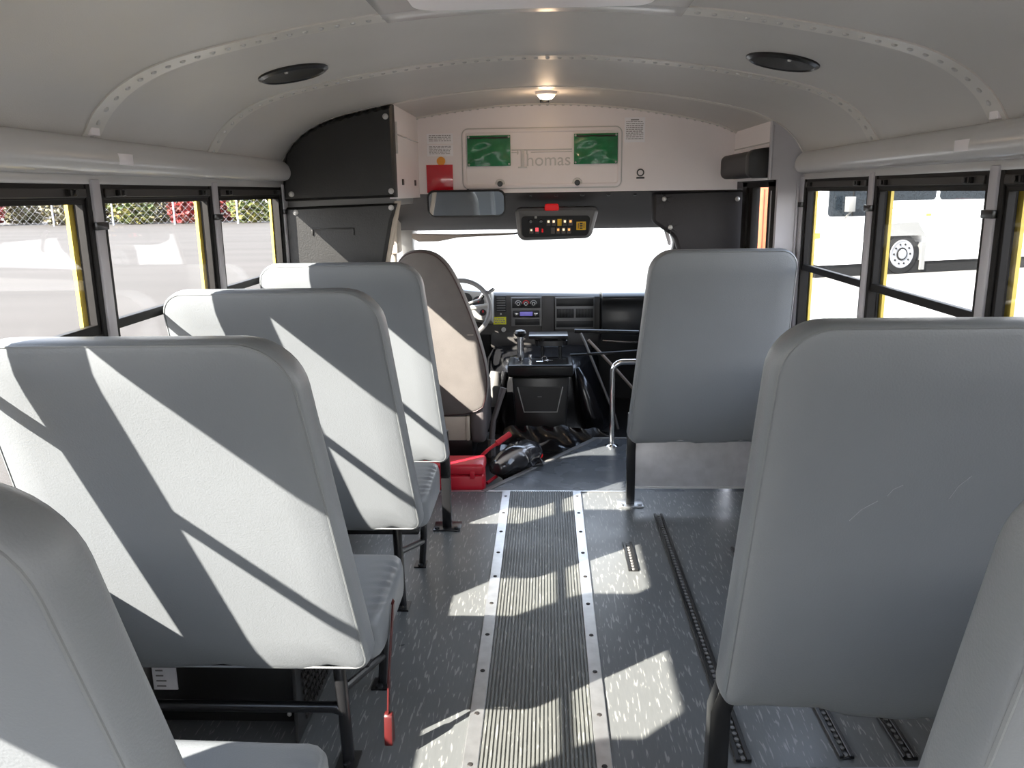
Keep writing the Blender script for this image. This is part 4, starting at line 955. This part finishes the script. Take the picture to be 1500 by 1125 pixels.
# positions from the picture: x/y ratio of pixel columns along the line y = 69
SI = 0
def fx(px, y): return .028+y*(px-803)/1207*1.03
for px, w, mm, lab in ((-5, 5.2, 'redleaf', 'red leaved shrub beyond the fence at the left edge of the nearest left window'),
                       (58, 5.0, 'oliveleaf', 'dry olive shrub beyond the fence in the middle of the nearest left window'),
                       (118, 4.6, 'oliveleaf', 'dry olive shrub beyond the fence behind the first left window post'),
                       (168, 4.4, 'oliveleaf', 'pale dry shrub beyond the fence at the left edge of the middle left window'),
                       (216, 5.0, 'greenleaf', 'yellow green shrub beyond the fence in the middle left window'),
                       (258, 3.6, 'oliveleaf', 'tan shrub beyond the fence right of the yellow green shrub'),
                       (290, 2.8, 'redleaf', 'small red shrub beyond the fence at the right edge of the middle left window'),
                       (340, 4.4, 'redleaf', 'bright red shrub beyond the fence in the front left window'),
                       (388, 4.2, 'greenleaf', 'green shrub beyond the fence in the right half of the front left window')):
    y = 70.5+4.0*(SI % 2); SI += 1; shrub(fx(px, y), y, min(w, 4.3), 4.6, M[mm], lab)
fe = thing('chain_link_fence', 'grey chain link fence along the far side of the parking lot', 'fence', (-33, 68, GZ))
for px in (-85, 8, 100, 187, 276, 367, 460):
    x = fx(px, 68); m = MB(); m.rod((x, 68, GZ), (x, 68, GZ+3.2), .075, 8); m.build('post', M['galv'], fe)
m = MB(); m.rod((fx(-90, 68), 68, GZ+3.1), (fx(470, 68), 68, GZ+3.1), .05, 8); m.build('top_rail', M['galv'], fe)
m = MB(); xa, xb = fx(-90, 68), fx(470, 68); st_ = .6; k = xa
while k < xb:
    m.add([(k, 68.05, GZ+.1), (k+.012, 68.05, GZ+.1), (k+3.012, 68.05, GZ+3.1), (k+3.0, 68.05, GZ+3.1)], [(0, 1, 2, 3)])
    m.add([(k+3.0, 68.06, GZ+.1), (k+3.012, 68.06, GZ+.1), (k+.012, 68.06, GZ+3.1), (k, 68.06, GZ+3.1)], [(0, 1, 2, 3)]); k += st_
m.build('wire_mesh', M['galv'], fe, smooth=False)

bin_ = thing('orange_container', 'orange steel container glimpsed through the entry door glass', 'container', (4.7, 20.5, GZ))
m = MB(); m.box((4.05, 20, GZ+.08), (5.24, 21.2, GZ+2.3)); m.build('body', M['orangebox'], bin_, bevel=.03)
m = MB()
for k in range(5): m.box((4.15+.22*k, 19.96, GZ+.15), (4.23+.22*k, 20.0, GZ+2.2))
m.build('side_ribs', M['orangebox'], bin_, bevel=.01)
m = MB(); m.box((4.1, 20.05, GZ), (5.2, 21.1, GZ+.1)); m.build('skid', M['tyre'], bin_)
# white coach
cb = thing('coach_bus', 'white coach bus parked outside the right windows', 'bus', (6.62, 20.78, GZ), math.atan2(.325, .945))
def cloft(pts_by_y, **k): pass
m = MB(); pr = roundpoly([(0, .32), (11.5, .32), (11.5, 3.35), (.25, 3.35), (0.02, 1.5)], [.12, .12, .25, .35, .2], 6)
whx, whr = 2.62, .52
# side with a wheel arch cut-out
arch = [(whx+.70, .32), (whx+.66, .85), (whx+.42, 1.10), (whx-.42, 1.10), (whx-.66, .85), (whx-.70, .32)]
pr2 = []
for i, p in enumerate(pr):
    pr2.append(p)
i0 = min(range(len(pr2)), key=lambda i: abs(pr2[i][0]-.12)+abs(pr2[i][1]-.32))
pr2 = pr2[:i0+1]+list(reversed(arch))+pr2[i0+1:]
m.loft([[(x, y, z) for x, z in pr2] for y in (0, .9)]); m.loft([[(x, y, z) for x, z in pr] for y in (.9, 2.5)]); m.build('body', M['coachwhite'], cb, local=True)
def cwin(xa, xb, za, zb_, r=.08, nm='window'):
    q = MB(); P = roundpoly([(xa, za), (xb, za), (xb, zb_), (xa, zb_)], r, 5); q.loft([[(x, y, z) for x, z in inset(P, i)] for y, i in ((.01, 0), (-.012, 0), (-.016, .02))]); return q.build(nm, M['coachglass'], cb, local=True)
cwin(.30, 1.62, 1.50, 2.6, .10)
cwin(1.95, 3.50, 1.86, 2.75, .10)
for k in range(4): cwin(3.62+1.95*k, 5.45+1.95*k, 1.86, 2.75, .10)
q = MB(); q.tube([(1.0, -.018, 1.5), (1.0, -.018, 2.6)], .02, 6); q.build('window_bar', M['tyre'], cb, local=True)
q = MB(); q.box((2.05, -.008, 1.66), (3.9, .01, 1.685)); q.box((4.2, -.008, 1.66), (9.0, .01, 1.685)); q.build('side_stripe', M['grey2'], cb, local=True)
for xw in (whx, 9.2):
    q = MB(); q.lathe([(whr-.10, .02), (whr-.02, .03), (whr, .08), (whr, .30), (whr-.05, .34)], (xw, 0, whr), axis='y', n=40); tw = q.build('wheel', M['tyre'], cb, local=True)
    q = MB(); q.lathe([(.36, .018), (.355, -.002), (.335, -.006), (.31, .006), (.26, .002), (.14, .012), (.12, -.02), (.05, -.03)], (xw, 0, whr), axis='y', n=32); rm = q.build('rim', M['coachrim'], tw, local=True)
    q = MB()
    for k in range(10):
        a = 2*PI*k/10; q.lathe([(.026, .012), (.024, -.010)], (xw+.25*math.cos(a), 0, whr+.25*math.sin(a)), axis='y', n=8)
    q.loft([[(xw+r*math.cos(2*PI*k/24), y, whr+r*math.sin(2*PI*k/24)) for k in range(24)] for r, y in ((.165, .008), (.155, -.012), (.125, -.014), (.12, .006))], cap=False); q.build('lug_ring', M['tyre'], rm, local=True)
q = MB(); q.loft([[(whx-.66, y, .90), (whx-.40, y, 1.30), (whx+.40, y, 1.32), (whx+.70, y, .92), (whx+.52, y, .98), (whx-.52, y, .98)] for y in (-.02, .05)]); q.build('fender', M['coachgrey'], cb, local=True)
q = MB(); q.box((whx+.60, -.01, .10), (whx+.72, .35, .80)); q.build('mud_flap', M['coachgrey'], cb, local=True)
q = MB(); q.box((-.03, -.02, .98), (.12, .1, 1.12)); q.build('marker_lamp', M['orange'], cb, local=True)
q = MB(); q.box((3.25, -.015, 1.46), (3.40, .01, 1.52)); q.build('side_marker', M['orange'], cb, local=True)
q = MB(); q.box((-.10, .1, .30), (.30, .4, .75)); q.build('bumper', M['tyre'], cb, local=True, bevel=.03)
q = MB(); q.box((.62, -.35, 1.62), (.82, -.20, 1.98)); q.tube([(.78, -.28, 1.65), (.80, 0, 1.45)], .025, 8); q.build('side_mirror', M['coachgrey'], cb, local=True, bevel=.03)
q = MB(); q.box((.1, .05, .02), (11.4, 2.45, .34)); q.build('underside_shade', M['tyre'], cb, local=True)  # near-black block standing in for the shadow below the coach

# ------------------------------------------------------------------ light, sky, camera
sd = Vector((1, .96, -.94)).normalized()
L = bpy.data.lights.new('sun', 'SUN'); L.energy = 6.3; L.angle = math.radians(.53); L.color = (1, .95, .87)
lo = bpy.data.objects.new('sun', L); C.objects.link(lo); lo.rotation_euler = sd.to_track_quat('-Z', 'Y').to_euler(); lo.location = (-20, -20, 20)
wd_ = bpy.data.worlds.new('sky'); bpy.context.scene.world = wd_; wd_.use_nodes = True
nt = wd_.node_tree; bgn = nt.nodes['Background']
tc = nt.nodes.new('ShaderNodeTexCoord'); sp = nt.nodes.new('ShaderNodeSeparateXYZ'); rp_ = nt.nodes.new('ShaderNodeValToRGB')
nt.links.new(tc.outputs['Generated'], sp.inputs[0]); nt.links.new(sp.outputs['Z'], rp_.inputs['Fac'])
rp_.color_ramp.elements[0].position = 0; rp_.color_ramp.elements[0].color = (1, .985, .965, 1); rp_.color_ramp.elements[1].position = .6; rp_.color_ramp.elements[1].color = (.46, .56, .76, 1)
nt.links.new(rp_.outputs['Color'], bgn.inputs['Color']); bgn.inputs['Strength'].default_value = 1.35
pl = bpy.data.lights.new('lamp_glow', 'POINT'); pl.energy = .16; pl.color = (1, .7, .45); pl.shadow_soft_size = .03
po = bpy.data.objects.new('lamp_glow', pl); C.objects.link(po); po.location = (.03, 3.80, 1.80)

f, pitch, yaw, roll = 1207.4, .2286, .0437, .0148
cd = bpy.data.cameras.new('camera'); co = bpy.data.objects.new('camera', cd); C.objects.link(co)
cd.sensor_fit = 'HORIZONTAL'; cd.sensor_width = 36; cd.lens = 36*f/1500; cd.clip_start = .02; cd.clip_end = 1000
fw = Vector((-math.sin(yaw)*math.cos(pitch), math.cos(yaw)*math.cos(pitch), -math.sin(pitch))); rt_ = Vector((math.cos(yaw), math.sin(yaw), 0)); up_ = rt_.cross(fw)
r2 = rt_*math.cos(roll)-up_*math.sin(roll); u2 = up_*math.cos(roll)+rt_*math.sin(roll)
co.matrix_world = Matrix(((r2.x, u2.x, -fw.x, .028), (r2.y, u2.y, -fw.y, 0), (r2.z, u2.z, -fw.z, 1.45), (0, 0, 0, 1)))
S = bpy.context.scene; S.camera = co
S.view_settings.view_transform = 'Standard'; S.view_settings.look = 'None'; S.view_settings.gamma = 1; S.view_settings.use_curve_mapping = False
S.view_settings.exposure = 2.43
